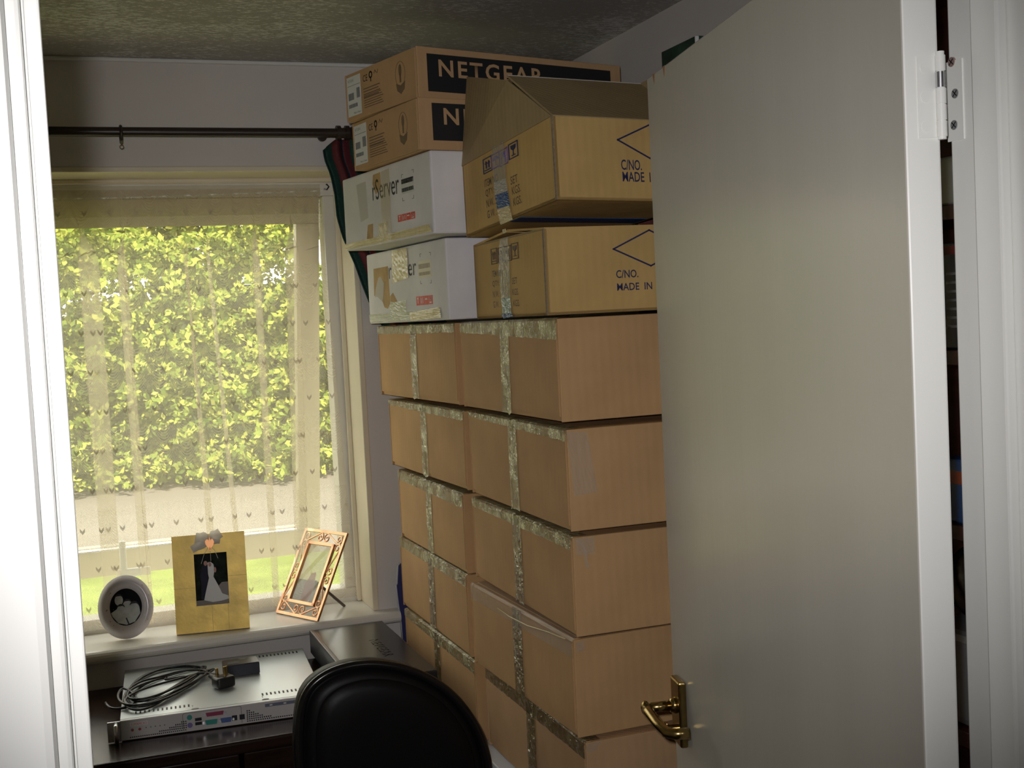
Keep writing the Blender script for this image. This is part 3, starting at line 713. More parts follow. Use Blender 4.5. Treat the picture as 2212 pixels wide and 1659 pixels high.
b = MB().rect(W1_*.12, .012, W1_*.45, .034, (Vector((0, 0, .029)), Vector((1, 0, 0)), Vector((0, 1, 0)), Vector((0, 0, 1))), .0004); b.obj('rating_plate', mat('dark_grey', (.06, .06, .07), .5), chg)

# ================================================================= network switch
XA, XB, YA, YB, ZT = .527, .716, 2.522, 3.025, EYE-.768
sw = empty('network_switch', loc=(XA, YA, DZ)); tag(sw, 'black metal network switch with embossed lettering on its lid beside the cartons', 'network switch')
w_, l_, h_ = XB-XA, YB-YA, ZT-DZ
b = MB().box((.006, .004, .030), (w_, l_, h_), bev=.003); b.obj('casing', BLACKM, sw)
b = MB().box((.02, .02, .008), (w_-.004, l_-.02, .032), bev=.002); ch = b.obj('lower_chassis', RUBBER, sw)
Fl = (Vector((.006, l_, 0)), Vector((0, -1, 0)), Vector((0, 0, 1)), Vector((-1, 0, 0)))
b = MB()
for i in range(24):
    for j in range(3): b.rect(.06+i*.016, .042+j*.012, .069+i*.016, .048+j*.012, Fl, .0008)
b.obj('side_vents', BLACKINK, sw)
b = MB().box((-.002, 0, .030), (.010, l_, h_+.0015), bev=.003); b.obj('front_bezel', mat('charcoal_bezel', (.05, .05, .055), .35), sw)
for x, y in ((.02, .03), (.02, l_-.03), (w_-.03, .03), (w_-.03, l_-.03)):
    b = MB().cyl((x, y, 0), (x, y, .010), .010, 16); b.obj('rubber_foot', RUBBER, sw)
Fq = (Vector((0, l_, h_)), Vector((0, -1, 0)), Vector((1, 0, 0)), Vector((0, 0, 1)))
text('embossed_lettering', 'NETGEAR', Fq, .17, .112, .33, .136, BLACKR, sw, bold=.012, th=.0012)

# ================================================================= photo frames on the sill
def boxspiral(c, r, a0, turns, sgn=1, n=26):
    return [(c[0]+r*(1-t/n*.85)*math.cos(a0+sgn*t/n*turns*2*math.pi), c[1]+r*(1-t/n*.85)*math.sin(a0+sgn*t/n*turns*2*math.pi)) for t in range(n+1)]
# gold frame
g0 = onZ((382, 1372), SZ); g1 = onZ((540, 1356), SZ); e = (g1-g0); gw = e.length; e.normalize(); back = Vector((-e.y, e.x, 0))
gh = .245; tl_ = R_(9); gv = Vector((0, 0, 1))*math.cos(tl_)+back*math.sin(tl_); gn = e.cross(gv)
MG = frameM(g0+Vector((0, 0, .001)), e, -gn, gv)
gf = empty('gold_photo_frame', M=MG); tag(gf, 'gold leaf photo frame with a wedding picture and ribbon bow on the sill', 'photo frame')
Fg = (Vector((0, 0, 0)), Vector((1, 0, 0)), Vector((0, 0, 1)), Vector((0, -1, 0)))
def fuv(px): q = MG.inverted() @ onP(px, g0, gn); return q.x, q.z
p00 = fuv((418, 1326)); p11 = fuv((486, 1202)); pu0, pu1 = gw*.29, gw*.74; pv0, pv1 = gh*.27, gh*.80
b = MB()
for r4 in ((0, 0, gw, pv0), (0, pv1, gw, gh), (0, pv0, pu0, pv1), (pu1, pv0, gw, pv1)): b.rect(*r4, Fg, .014, -.006)
b.obj('frame', GOLD, gf)
for ln in ([(.0, gh*.46), (pu0, gh*.46)], [(pu1, gh*.55), (gw, gh*.55)], [(gw*.5, 0), (gw*.5, pv0)], [(gw*.72, 0), (gw*.72, pv0)]):
    b = MB().line(ln, .0008, Fg, .0084); b.obj('leaf_joint', mat('dull_gold', (.40, .28, .08), .5, metal=.5), gf)
pic = MB().rect(pu0, pv0, pu1, pv1, Fg, .002, .0).obj('picture', mat('dark_garden_print', (.016, .022, .016), .7, spec=.1, var=(60, .7)), gf)
U = lambda a: pu0+(pu1-pu0)*a
Vv = lambda a: pv0+(pv1-pv0)*a
b = MB().rect(U(0), Vv(0), U(1), Vv(.10), Fg, .0023, 0).prism([(U(.6), Vv(.1)), (U(1), Vv(.1)), (U(1), Vv(.42)), (U(.8), Vv(.42)), (U(.62), Vv(.3))], Fg, .0023); b.obj('printed_path', mat('print_earth', (.10, .065, .025), .4), pic)
b = MB().prism([(U(.16), Vv(.12)), (U(.32), Vv(.12)), (U(.42), Vv(.5)), (U(.44), Vv(.72)), (U(.34), Vv(.79)), (U(.24), Vv(.76)), (U(.16), Vv(.6)), (U(.18), Vv(.4))], Fg, .0026); b.obj('printed_suit', mat('print_suit', (.035, .035, .055), .7, spec=.1), pic)
b = MB().prism([(U(.24), Vv(.10)), (U(.5), Vv(.05)), (U(.75), Vv(.06)), (U(1), Vv(.09)), (U(.98), Vv(.15)), (U(.8), Vv(.2)), (U(.68), Vv(.38)), (U(.56), Vv(.54)), (U(.60), Vv(.66)), (U(.58), Vv(.78)), (U(.50), Vv(.83)), (U(.40), Vv(.82)), (U(.40), Vv(.6)), (U(.42), Vv(.52)), (U(.30), Vv(.25))], Fg, .0029); b.obj('printed_gown', mat('print_white', (.58, .58, .56), .4), pic)
b = MB().disc(U(.34), Vv(.81), .0046, .0062, Fg, .0032).disc(U(.47), Vv(.78), .0038, .0055, Fg, .0033).disc(U(.62), Vv(.67), .003, .007, Fg, .0033); b.obj('printed_face', mat('print_skin', (.42, .20, .15), .5), pic)
# bow and heart
hu, hv = gw*.52, gh*.905
def loopy(cx, cy, rx, ry, a0, a1, n=12): return [(cx+rx*math.cos(a0+(a1-a0)*k/n), cy+ry*math.sin(a0+(a1-a0)*k/n)) for k in range(n+1)]
b = MB()
def petal(b, ang_, ln, wd):
    d2 = Vector((math.cos(ang_), 0, math.sin(ang_))); q2 = Vector((-math.sin(ang_), 0, math.cos(ang_))); c2 = Vector((hu, 0, hv+.008))
    b.grid(lambda a, k: c2+d2*(ln*a)+q2*(wd*(k-.5)*(.25+1.1*math.sin(math.pi*min(a, .72)**.9)))+Vector((0, -.010-.010*math.sin(math.pi*a)*math.cos(math.pi*(k-.5)), 0)), 12, 8)
petal(b, R_(168), .036, .026); petal(b, R_(205), .050, .018); petal(b, R_(30), .032, .024); petal(b, R_(-12), .026, .014)
b.obj('ribbon_bow', RIBBON, gf, True)
b = MB()
for du, dv3 in ((-.03, -.05), (.0, -.045), (.022, -.04)): b.line([(hu, hv-.006), (hu+du*.5, hv+dv3*.5), (hu+du*.8, hv+dv3)], .0009, Fg, .0095)
b.obj('thread', RIBBON, gf)
hp_ = [(hu+.0125*1.0*(math.sin(t)**3), hv-.001+.0011*(13*math.cos(t)-5*math.cos(2*t)-2*math.cos(3*t)-math.cos(4*t))*.95) for t in [2*math.pi*k/28 for k in range(28)]]
b = MB().prism(hp_, Fg, .007, .012); bmesh.ops.bevel(b.bm, geom=b.bm.edges[:], offset=.0018, segments=2, affect='EDGES'); b.obj('heart_charm', mat('copper_heart', (.55, .25, .10), .35, metal=.6), gf)
b = MB().box((gw*.45, .006, 0), (gw*.55, .01, gh*.6)); b.bm.transform(Matrix.Rotation(R_(-24), 4, 'X')); b.obj('easel_leg', RODM, gf, M=Matrix.Translation((0, .004, .045)))
# oval frame
c0_ = onZ((276, 1381), SZ); e = Vector((1, -.10, 0)).normalized(); back = Vector((-e.y, e.x, 0)); tl_ = R_(12); gv = Vector((0, 0, 1))*math.cos(tl_)+back*math.sin(tl_); gn2 = e.cross(gv)
ov = empty('oval_photo_frame', M=frameM(c0_+Vector((0, 0, .001)), e, -gn2, gv)); tag(ov, 'oval white china photo frame with pink flowers at the left of the sill', 'photo frame')
RA, RB = .0665, .079; Fo = Fg
b = MB()
def ovf(u_, v_):
    a = u_*2*math.pi; k = v_*math.pi; rr = 1-.43*v_; y = -.004-.012*math.sin(k)-.004*(1-v_)
    return Vector((RA*rr*math.cos(a), y, RB+RB*rr*math.sin(a)))
b.grid(ovf, 60, 10); bmesh.ops.remove_doubles(b.bm, verts=b.bm.verts[:], dist=1e-5); b.obj('china_rim', CERAM, ov, True)
b = MB().disc(0, RB, RA*.98, RB*.98, Fo, .004, 40, -.002); b.obj('backing', CERAM, ov)
pic = MB().disc(0, RB, RA*.6, RB*.61, Fo, .002, 40, .003).obj('picture', mat('print_black', (.010, .010, .014), .7, spec=.1), ov)
PW = mat('print_grey_white', (.45, .48, .46), .5, var=(50, .3))
b = MB().disc(-.016, RB+.018, .010, .013, Fo, .0056).disc(.004, RB+.004, .011, .012, Fo, .0056).disc(-.012, RB-.006, .010, .011, Fo, .0056).disc(.020, RB-.004, .012, .012, Fo, .0056)
b.prism([(-.036, RB-.012), (-.02, RB-.002), (0, RB-.006), (.02, RB+.004), (.032, RB-.002), (.034, RB-.018), (.020, RB-.038), (0, RB-.044), (-.02, RB-.038), (-.032, RB-.022)], Fo, .0058)
b.obj('printed_figure', PW, pic)
for hx_, hz_, hr in ((-.016, .024, .009), (-.012, -.001, .009), (.004, .010, .009), (.020, .002, .010)):
    b = MB().prism([(hx_+hr*1.1*math.cos(a), RB+hz_+hr*1.1*math.sin(a)) for a in [math.pi*(.02+k/14*.96) for k in range(15)]]+[(hx_-hr*.6, RB+hz_+hr*.45), (hx_+hr*.5, RB+hz_+hr*.5)], Fo, .0003, .0062); b.obj('printed_hair', mat('print_dark_grey', (.05, .05, .055), .7, spec=.1), pic)
b = MB().line([(0, RB-.028), (.005, RB-.042)], .003, Fo, .0062); b.obj('printed_fold', MATS['print_dark_grey'], pic)
FL1 = mat('pink_glaze', (.50, .20, .24), .3); FL2 = mat('green_glaze', (.22, .27, .20), .3)
b = MB()
for k in range(26):
    a = k*2*math.pi/26+.1; rr = .80+.05*math.sin(k*2.3); b.mi = 0 if k % 3 else 1
    F3 = (Vector((RA*rr*math.cos(a), -.0145, RB+RB*rr*math.sin(a))), Vector((1, 0, 0)), Vector((0, 0, 1)), Vector((0, -1, 0)))
    s_ = .0018+.002*random.random(); b.disc(0, 0, s_*1.3, s_, F3, .0012, 10); b.mi = 1-b.mi; b.disc(s_*1.6, s_*.8, s_*.7, s_*.6, F3, .0012, 8)
b.obj('painted_flower', [FL1, FL2], ov)
b = MB().box((-.02, .002, .0), (.02, .006, .10)); b.bm.transform(Matrix.Rotation(R_(-22), 4, 'X')); b.obj('easel_leg', CERAM, ov, M=Matrix.Translation((0, .006, .022)))
# copper scroll frame
s0 = onZ((597, 1325), SZ); s1 = onZ((687, 1344), SZ)
e = (s1-s0); s_w = e.length
sTL = None; e.normalize(); back = Vector((-e.y, e.x, 0))
if back.dot(Vector((.3, 1, 0))) < 0: back = -back
best = None
for k in range(0, 45):
    tl_ = R_(k); gv = Vector((0, 0, 1))*math.cos(tl_)+back*math.sin(tl_); n3 = e.cross(gv); q = onP((661, 1142), s0, n3); err = abs((q-s0).dot(e))
    if best is None or err < best[0]: best = (err, tl_, (q-s0).dot(gv))
tl_ = best[1]; s_h = best[2]; gv = Vector((0, 0, 1))*math.cos(tl_)+back*math.sin(tl_); n3 = e.cross(gv)
scf = empty('scrolled_photo_frame', M=frameM(s0+Vector((0, 0, .002)), e, -n3, gv)); tag(scf, 'copper wire photo frame with scrollwork leaning at the right of the sill', 'photo frame')
bw = .0075; mx_, my_ = s_w*.185, s_h*.145
b = MB()
for r4 in ((0, 0, s_w, bw), (0, s_h-bw, s_w, s_h), (0, bw, bw, s_h-bw), (s_w-bw, bw, s_w, s_h-bw)): b.rect(*r4, Fg, .006, -.003)
b.obj('outer_frame', COPPER, scf)
b = MB()
for r4 in ((mx_, my_, s_w-mx_, my_+bw), (mx_, s_h-my_-bw, s_w-mx_, s_h-my_), (mx_, my_, mx_+bw, s_h-my_), (s_w-mx_-bw, my_, s_w-mx_, s_h-my_)): b.rect(*r4, Fg, .009, -.003)
b.obj('inner_frame', COPPER, scf)
def scroll(b, p, q, side):
    # an S of two spirals joined by a bar between p and q
    p, q = Vector(p), Vector(q); d = (q-p); L2 = d.length; d.normalize(); n_ = Vector((-d.y, d.x))*side; r = min(.013, L2*.22)
    c1 = p+d*r+n_*0; c2 = q-d*r
    a1 = math.atan2(n_.y, n_.x); a2 = math.atan2(-n_.y, -n_.x)
    sg = 1 if side > 0 else -1
    A1 = boxspiral((c1.x, c1.y), r, a1, 1.25, sg)[::-1]; A2 = boxspiral((c2.x, c2.y), r, a2, 1.25, sg)
    pts3 = [Vector((u_, -.001, v_)) for u_, v_ in A1+A2]
    b.tube(pts3, .0021, 7)
b = MB(); cy1, cy2 = bw+(my_-bw)/2, s_h-bw-(my_-bw)/2; cx1, cx2 = bw+(mx_-bw)/2, s_w-bw-(mx_-bw)/2
scroll(b, (bw+.002, cy1), (s_w/2-.001, cy1), 1); scroll(b, (s_w-bw-.002, cy1), (s_w/2+.001, cy1), -1)
scroll(b, (bw+.002, cy2), (s_w/2-.001, cy2), -1); scroll(b, (s_w-bw-.002, cy2), (s_w/2+.001, cy2), 1)
for cx_, sd_ in ((cx1, 1), (cx2, -1)):
    scroll(b, (cx_, my_*.9), (cx_, s_h/2-.001), sd_); scroll(b, (cx_, s_h-my_*.9), (cx_, s_h/2+.001), -sd_)
b.obj('scrollwork', COPPER, scf, True)
pic = MB().rect(mx_+bw*.5, my_+bw*.5, s_w-mx_-bw*.5, s_h-my_-bw*.5, Fg, .0006, -.003).obj('picture', sheer('hazy_glass_print', (.55, .47, .30), (.62, .52, .30), .38), scf)
b = MB().rect(mx_+bw*.5, my_+bw*.5, s_w-mx_-bw*.5, s_h*.42, Fg, .0004, -.0023); b.obj('printed_ground', sheer('hazy_ground_print', (.30, .29, .22), (.30, .28, .20), .55), pic)
b = MB().prism([(s_w*.42, my_*1.2), (s_w*.62, my_*1.25), (s_w*.64, s_h*.36), (s_w*.58, s_h*.52), (s_w*.48, s_h*.5), (s_w*.42, s_h*.36)], Fg, .0004, -.0018); b.obj('printed_figure', sheer('print_pink', (.60, .36, .28), (.60, .36, .26), .6), pic)
b = MB().rect(mx_+bw, my_+bw, s_w-mx_-bw, s_h-my_-bw, Fg, .001, .001); b.obj('glass', GLASS, scf)
ft = scf.matrix_world.inverted() if False else None
bpy.context.view_layer.update()
fp = scf.matrix_world.inverted() @ (onZ((744, 1309), SZ+.002))
b = MB().tube([(s_w*.62, .004, s_h*.42), tuple(fp)], .004, 8); b.obj('easel_leg', mat('dark_bronze', (.10, .08, .07), .4, metal=.5), scf)

# ================================================================= cartons
def carton_frame(x, y, z, yaw, tl=0, tw=0):
    ew = Vector((math.cos(yaw)*math.cos(tw), math.sin(yaw)*math.cos(tw), math.sin(tw)))
    el = Vector((-math.sin(yaw)*math.cos(tl), math.cos(yaw)*math.cos(tl), math.sin(tl))); el = (el-ew*el.dot(ew)).normalized()
    return frameM((x, y, z), ew, el, ew.cross(el))
class Carton:
    # local: x to the right along the front, y along the left face away from the camera, z up; origin the near left bottom corner
    def __init__(s, name, M, L, W, H, mt, bev=.004):
        s.M, s.L, s.W, s.H = M, L, W, H; s.Mi = M.inverted()
        s.o = empty(name, M=M)
        s.FL = (Vector((0, L, 0)), Vector((0, -1, 0)), Vector((0, 0, 1)), Vector((-1, 0, 0)))   # left face, u from far to near
        s.FR = (Vector((0, 0, 0)), Vector((1, 0, 0)), Vector((0, 0, 1)), Vector((0, -1, 0)))    # front face, u to the right
        s.FT = (Vector((0, 0, H)), Vector((1, 0, 0)), Vector((0, 1, 0)), Vector((0, 0, 1)))
        s.mt = mt; s.bev = bev
    def body(s, open_top=False, gap=None):
        b = MB()
        if gap is not None:        # end panels of the left face stop short of the wrap-round side panels: a real slot
            b.box((.010, .003, 0), (s.W, s.L-.003, s.H), bev=.002).box((-gap, 0, 0), (s.W, .0045, s.H), bev=.0015).box((-gap, s.L-.0045, 0), (s.W, s.L, s.H), bev=.0015)
            if not gap: b.box((0, .0085, .001), (.004, s.L-.0085, s.H-.001), bev=.001).box((.003, .012, .001), (.02, s.L-.012, s.H-.001))
            else: b.box((0, .012, .001), (.02, s.L-.012, s.H-.001))
        elif not open_top: b.box((0, 0, 0), (s.W, s.L, s.H), bev=s.bev)
        else:
            t = .005
            b.box((0, 0, 0), (s.W, s.L, t)).box((0, 0, 0), (t, s.L, s.H)).box((s.W-t, 0, 0), (s.W, s.L, s.H)).box((0, 0, 0), (s.W, t, s.H)).box((0, s.L-t, 0), (s.W, s.L, s.H))
        s.b = b.obj('carton_body', s.mt, s.o); return s.b
    def L_(s, px):                       # picture point on the left face
        q = s.Mi @ onP(px, s.M.translation, s.M.to_3x3() @ Vector((1, 0, 0))); return s.L-q.y, q.z
    def R_(s, px):
        q = s.Mi @ onP(px, s.M.translation, s.M.to_3x3() @ Vector((0, 1, 0))); return q.x, q.z
    def add(s, b, name, mt, parent=None, smooth=False): return b.obj(name, mt, parent or s.o, smooth)
def strip(F, u0, v0, u1, v1, wd, n=40, wr=.0024, jit=.0012, lift=.0012, ragged=True):
    # a tape strip from (u0,v0) to (u1,v1), width wd, wrinkled
    O, U_, V_, N_ = F; d = Vector((u1-u0, v1-v0)); Ln = d.length; d.normalize(); q = Vector((-d.y, d.x)); b = MB()
    ph = random.random()*9
    def fn(a, c):
        e_ = (c-.5)*wd; jj = jit*(random.random()-.5)*2 if c in (0, 1) else 0
        if a in (0, 1) and ragged: ex_ = (random.random()-.5)*.006
        else: ex_ = 0
        P_ = Vector((u0, v0))+d*(a*Ln+ex_)+q*(e_+jj)
        hgt = lift+wr*(.5+.5*math.sin(a*Ln*420+ph+3*math.sin(c*5+a*20)))*(random.random()*.8+.2)*(1 if 0 < c < 1 else .2)
        return O+U_*P_.x+V_*P_.y+N_*hgt
    b.grid(fn, n, 5); return b
def taped(nm, x, y, z0, z1, yaw, L, W, label, mt=None, drop=(.024, .024), vtape=TAPE, etape=TAPE, vc=.5):
    c = Carton('cardboard_box', carton_frame(x+.004, y, z0, yaw), L, W, z1-z0, mt or KRAFT)
    tag(c.o, label, 'box', 'brown taped cartons in the two stacks'); c.body(gap=.004); H = z1-z0
    m_ = .0085
    for u0, u1 in ((m_, L/2-.0012), (L/2+.0012, L-m_)):
        b = MB().rect(u0, m_, u1, H-m_*.8, c.FL, .004); bmesh.ops.bevel(b.bm, geom=b.bm.edges[:], offset=.0012, segments=2, affect='EDGES'); c.add(b, 'flap', c.mt)
    F4 = (c.FL[0]+Vector((-.004, 0, 0)), *c.FL[1:])
    b = strip(F4, L*vc, .0015, L*vc+random.uniform(-.004, .004), H-.001, .047, 34); c.add(b, 'packing_tape', vtape)
    # strip folded over the top edge of the flapped end
    d0, d1 = drop
    b = MB()
    ph = random.random()*7
    def fn(a, k):
        u_ = .004+a*(L-.008); dp = d0+(d1-d0)*a
        wv = .0011*(.5+.5*math.sin(a*260+ph+2*math.sin(a*31)))*(.3+random.random()*.7)
        if k < .55:
            v_ = H-dp*(1-k/.55); jj = (random.random()-.5)*.002 if k == 0 else 0
            return Vector((-.0055-wv, L-u_, v_+jj))
        t_ = (k-.55)/.45
        return Vector((-.0055+.03*t_, L-u_, H+.0012+wv*.5))
    b.grid(fn, 70, 8); c.add(b, 'edge_tape', etape)
    return c
NS = 'carton of the near stack, '
BOX = {}
def br(k, x, y, yaw, L, zb, zt, label, W=.32, **kw):
    BOX[k] = taped(k, x, y, EYE+zb, EYE+zt, R_(yaw), L, W, label, **kw)
br('L1', .772, 2.442, 2.4, .585, -.1815, -.006, 'topmost brown taped carton of the stack by the window, under the white cartons', drop=(.020, .020))
br('R1', .772, 1.873, .4, .526, -.1815, -.006, 'brown taped carton directly under the lower yellow-brown carton', drop=(.020, .036))
br('L2', .772, 2.414, 1.4, .582, -.361, -.193, 'second brown taped carton from the top of the stack by the window', drop=(.014, .020))
br('R2', .769, 1.848, -.8, .550, -.364, -.192, 'brown taped carton with a wide clear tape patch on its right side', drop=(.010, .020))
br('L3', .770, 2.442, .2, .537, -.545, -.373, 'middle brown taped carton of the stack by the window, third of five', drop=(.024, .030))
br('R3', .771, 1.850, -.7, .558, -.544, -.3745, 'brown taped carton with a loose tape end hanging at its front corner', drop=(.018, .022), vtape=TAPEB)
br('L4', .770, 2.448, .2, .553, -.7285, -.549, 'second brown taped carton from the bottom of the stack by the window', drop=(.024, .026), vtape=TAPEB)
br('R4', .774, 1.874, 1.2, .528, -.7255, -.555, 'brown taped carton with loose sagging clear tape along its top edge', drop=(.032, .032), vtape=TAPEB, etape=CLEAR)
br('L5', .771, 2.425, .6, .554, -.906, -.732, 'bottom brown taped carton of the stack by the window, beside the black switch', drop=(.018, .028), vtape=TAPEB)
br('R5', .781, 1.858, -.3, .540, -.906, -.730, 'bottom brown taped carton of the stack by the door, next to the black chair', drop=(.030, .030), vtape=TAPEB, etape=TAPEB, mt=KRAFT2)
# clear patches on the front of three cartons
def patch(c, pxs, name, mt, face='R', lift=.0012, n=12):
    fn_ = c.R_ if face == 'R' else c.L_; F = c.FR if face == 'R' else c.FL
    A_, B2, C_, D_ = [Vector(fn_(p)) for p in pxs]      # TL, TR, BR, BL
    b = MB(); base = lift+(.004 if face == 'L' and c.o.name.startswith('cardboard_box') else 0)
    def fn(a, k):
        p_ = (A_*(1-a)+B2*a)*(1-k)+(D_*(1-a)+C_*a)*k
        return F[0]+F[1]*p_.x+F[2]*p_.y+F[3]*(base+.0012*random.random())
    b.grid(fn, n, n); return c.add(b, name, mt)
patch(BOX['R2'], [(1222, 932), (1268, 934), (1290, 1062), (1240, 1072)], 'clear_tape', CLEAR)
patch(BOX['R3'], [(1240, 1163), (1283, 1159), (1284, 1195), (1246, 1200)], 'clear_tape', CLEAR)
patch(BOX['R4'], [(1242, 1388), (1262, 1384), (1262, 1402), (1246, 1410)], 'clear_tape', CLEAR)
patch(BOX['R5'], [(1265, 1608), (1296, 1602), (1284, 1622), (1268, 1624)], 'clear_tape', CLEAR)
c = BOX['R3']; q = c.Mi @ onP((1240, 1165), c.M.translation, c.M.to_3x3() @ Vector((0, 1, 0)))
b = MB()
def fn(a, k): return Vector((.004+.018*a+.004*math.sin(a*5)+.006*(k-.5), -.004-.006*a, c.H-.004-.048*a))
b.grid(fn, 14, 3); c.add(b, 'hanging_tape_end', CLEAR)
c = BOX['R4']; pts4 = [c.L_(p) for p in ((1085, 1312), (1110, 1330), (1150, 1350), (1190, 1362), (1232, 1378))]
b = MB().tube([c.FL[0]+c.FL[1]*u_+c.FL[2]*v_+c.FL[3]*.010 for u_, v_ in pts4], .0012, 6); c.add(b, 'curled_tape_edge', YELT, smooth=True)

# ---- white cartons
def icons_red(c, px0, px1):
    (u0, v0), (u1, v1) = c.L_(px0), c.L_(px1); wd = (u1-u0)/4; b = MB()
    for k in range(4):
        b.mi = 0; b.rect(u0+wd*k+wd*.04, v0, u0+wd*(k+.92), v1, c.FL, .0006); b.mi = 1; x = u0+wd*(k+.48); h = v1-v0
        if k == 0: b.prism([(x-wd*.22, v0+h*.85), (x+wd*.22, v0+h*.85), (x, v0+h*.5)], c.FL, .0009).rect(x-wd*.05, v0+h*.2, x+wd*.05, v0+h*.5, c.FL, .0009)
        elif k == 1:
            for dx in (-.2, .2): b.rect(x+wd*dx-wd*.05, v0+h*.2, x+wd*dx+wd*.05, v0+h*.8, c.FL, .0009)
        elif k == 2: b.prism([(x-wd*.3, v0+h*.55), (x+wd*.3, v0+h*.55), (x+wd*.18, v0+h*.72), (x-wd*.18, v0+h*.72)], c.FL, .0009)
        else: b.ring(x, v0+h*.62, wd*.17, h*.12, wd*.08, c.FL, .0009).rect(x-wd*.25, v0+h*.15, x+wd*.25, v0+h*.3, c.FL, .0009)
    c.add(b, 'handling_mark', [REDINK, PAPER])
def barcode(c, F, u0, v0, u1, v1, mt, n=18):
    b = MB(); x = u0; rnd = random.Random(3)
    while x < u1:
        w3 = (u1-u0)/n*rnd.uniform(.3, .9); b.rect(x, v0, min(u1, x+w3), v1, F, .0009); x += w3+(u1-u0)/n*rnd.uniform(.3, .7)
    return b
def poly(c, pxs, name, mt, face='L', th=.0005):
    fn_ = c.R_ if face == 'R' else c.L_; b = MB().prism([fn_(p) for p in pxs], c.FR if face == 'R' else c.FL, th); return c.add(b, name, mt)
W2 = Carton('white_carton', carton_frame(.752, 2.419, EYE+.001, R_(4.4)), .536, .33, .172, WHITEC)
tag(W2.o, 'lower white carton with a torn brown patch, on the stack by the window', 'box', 'white cartons'); W2.body()
W1 = Carton('white_carton', carton_frame(.708, 2.347, EYE+.1765, R_(8.7)), .491, .34, .168, WHITEC)
tag(W1.o, 'upper white carton jutting out above another white one', 'box', 'white cartons'); W1.body()
# printing on the upper one
u, v = W1.L_((806, 436)); u2, v2 = W1.L_((862, 398)); text('printed_word', 'rServer', W1.FL, u, v+.002, u2, v+.047, BLACKINK, W1.o)
poly(W1, [(806, 378), (821, 372), (823, 405), (812, 420), (805, 398)], 'torn_patch', TORN)
poly(W1, [(795, 486), (806, 483), (806, 518), (800, 522), (793, 516)], 'torn_patch', TORN)
poly(W1, [(770, 400), (790, 392), (796, 470), (780, 480)], 'scuff', mat('scuffed_paper', (.58, .56, .52), .8))
patch(W1, [(823, 372), (842, 363), (848, 520), (826, 528)], 'yellowed_tape', YELT, 'L').active_material = mat('thin_yellow_tape', (.70, .60, .34), .2, spec=.6, alpha=.35, bump=(60, .5, .004))
patch(W1, [(819, 484), (838, 478), (838, 514), (820, 520)], 'yellowed_tape', YELT, 'L')
patch(W1, [(746, 528), (928, 484), (935, 500), (748, 540)], 'bottom_tape', YELT, 'L', n=24)
(u0, v0), (u1, v1) = W1.L_((868, 415)), W1.L_((894, 388))
b = MB().rect(u0, v0-.005, u1, v1+.004, W1.FL, .0004); lb = W1.add(b, 'address_label', mat('grey_label', (.62, .64, .62), .6))
b = barcode(W1, W1.FL, u0+.002, v0+.016, u1-.002, v0+.026, BLACKINK); b.obj('barcode', BLACKINK, lb)
b = barcode(W1, W1.FL, u0+.002, v0-.001, u1-.002, v0+.007, BLACKINK); b.obj('barcode', BLACKINK, lb)
b = barcode(W1, W1.FL, u0+.002, v1-.002, u1-.004, v1+.003, BLACKINK, 10); b.obj('label_print', BLACKINK, lb)
for (px, sx, sy) in (((867, 378), 1, -1), ((893, 366), -1, -1), ((870, 434), 1, 1), ((894, 428), -1, 1)):
    u, v = W1.L_(px); b = MB().line([(u+sx*.008, v), (u, v), (u, v+sy*.006)], .0012, W1.FL); W1.add(b, 'corner_mark', GREYINK)
icons_red(W1, (860, 480), (897, 456))
# the lower one
poly(W2, [(807, 581), (838, 575), (843, 655), (838, 667), (831, 664), (826, 648), (814, 634), (809, 640)], 'torn_patch', TORN)
poly(W2, [(818, 600), (823, 597), (830, 612), (829, 636), (827, 652), (815, 640), (811, 642), (812, 625)], 'torn_fibre', mat('torn_paper', (.56, .52, .46), .9), th=.0009)
poly(W2, [(843, 640), (849, 632), (858, 650), (857, 654), (844, 652)], 'torn_patch', TORN)
u, v = W2.L_((841, 603)); u2, v2 = W2.L_((899, 572)); text('printed_word', 'rServer', W2.FL, u, v, u2, v+.040, BLACKINK, W2.o)
patch(W2, [(848, 541), (881, 535), (884, 600), (851, 612)], 'yellowed_tape', YELT, 'L', lift=.0022)
patch(W2, [(843, 655), (878, 648), (880, 690), (846, 695)], 'packing_tape', mat('pale_green_tape', (.62, .64, .46), .2, spec=.6, alpha=.6, bump=(50, .4, .004)), 'L')
patch(W2, [(799, 680), (952, 668), (955, 688), (801, 697)], 'bottom_tape', MATS['pale_green_tape'], 'L', n=24)
patch(W2, [(887, 675), (952, 663), (955, 686), (889, 694)], 'bottom_tape', YELT, 'L', lift=.002, n=16)
(u0, v0), (u1, v1) = W2.L_((905, 601)), W2.L_((930, 560))
b = MB().rect(u0, v0, u1, v1, W2.FL, .0004); lb = W2.add(b, 'address_label', mat('yellow_label', (.72, .68, .52), .6))
b = barcode(W2, W2.FL, u0+.004, v0+.020, u1-.004, v0+.030, GREYINK); b.obj('barcode', mat('pale_print', (.42, .36, .25), .6), lb)
b = barcode(W2, W2.FL, u0+.004, v0+.005, u1-.004, v0+.012, GREYINK); b.obj('barcode', MATS['pale_print'], lb)
for (px, sx, sy) in (((907, 549), 1, -1), ((930, 545), -1, -1), ((909, 613), 1, 1), ((932, 611), -1, 1)):
    u, v = W2.L_(px); b = MB().line([(u+sx*.008, v), (u, v), (u, v+sy*.006)], .0012, W2.FL); W2.add(b, 'corner_mark', GREYINK)
icons_red(W2, (900, 660), (935, 637))

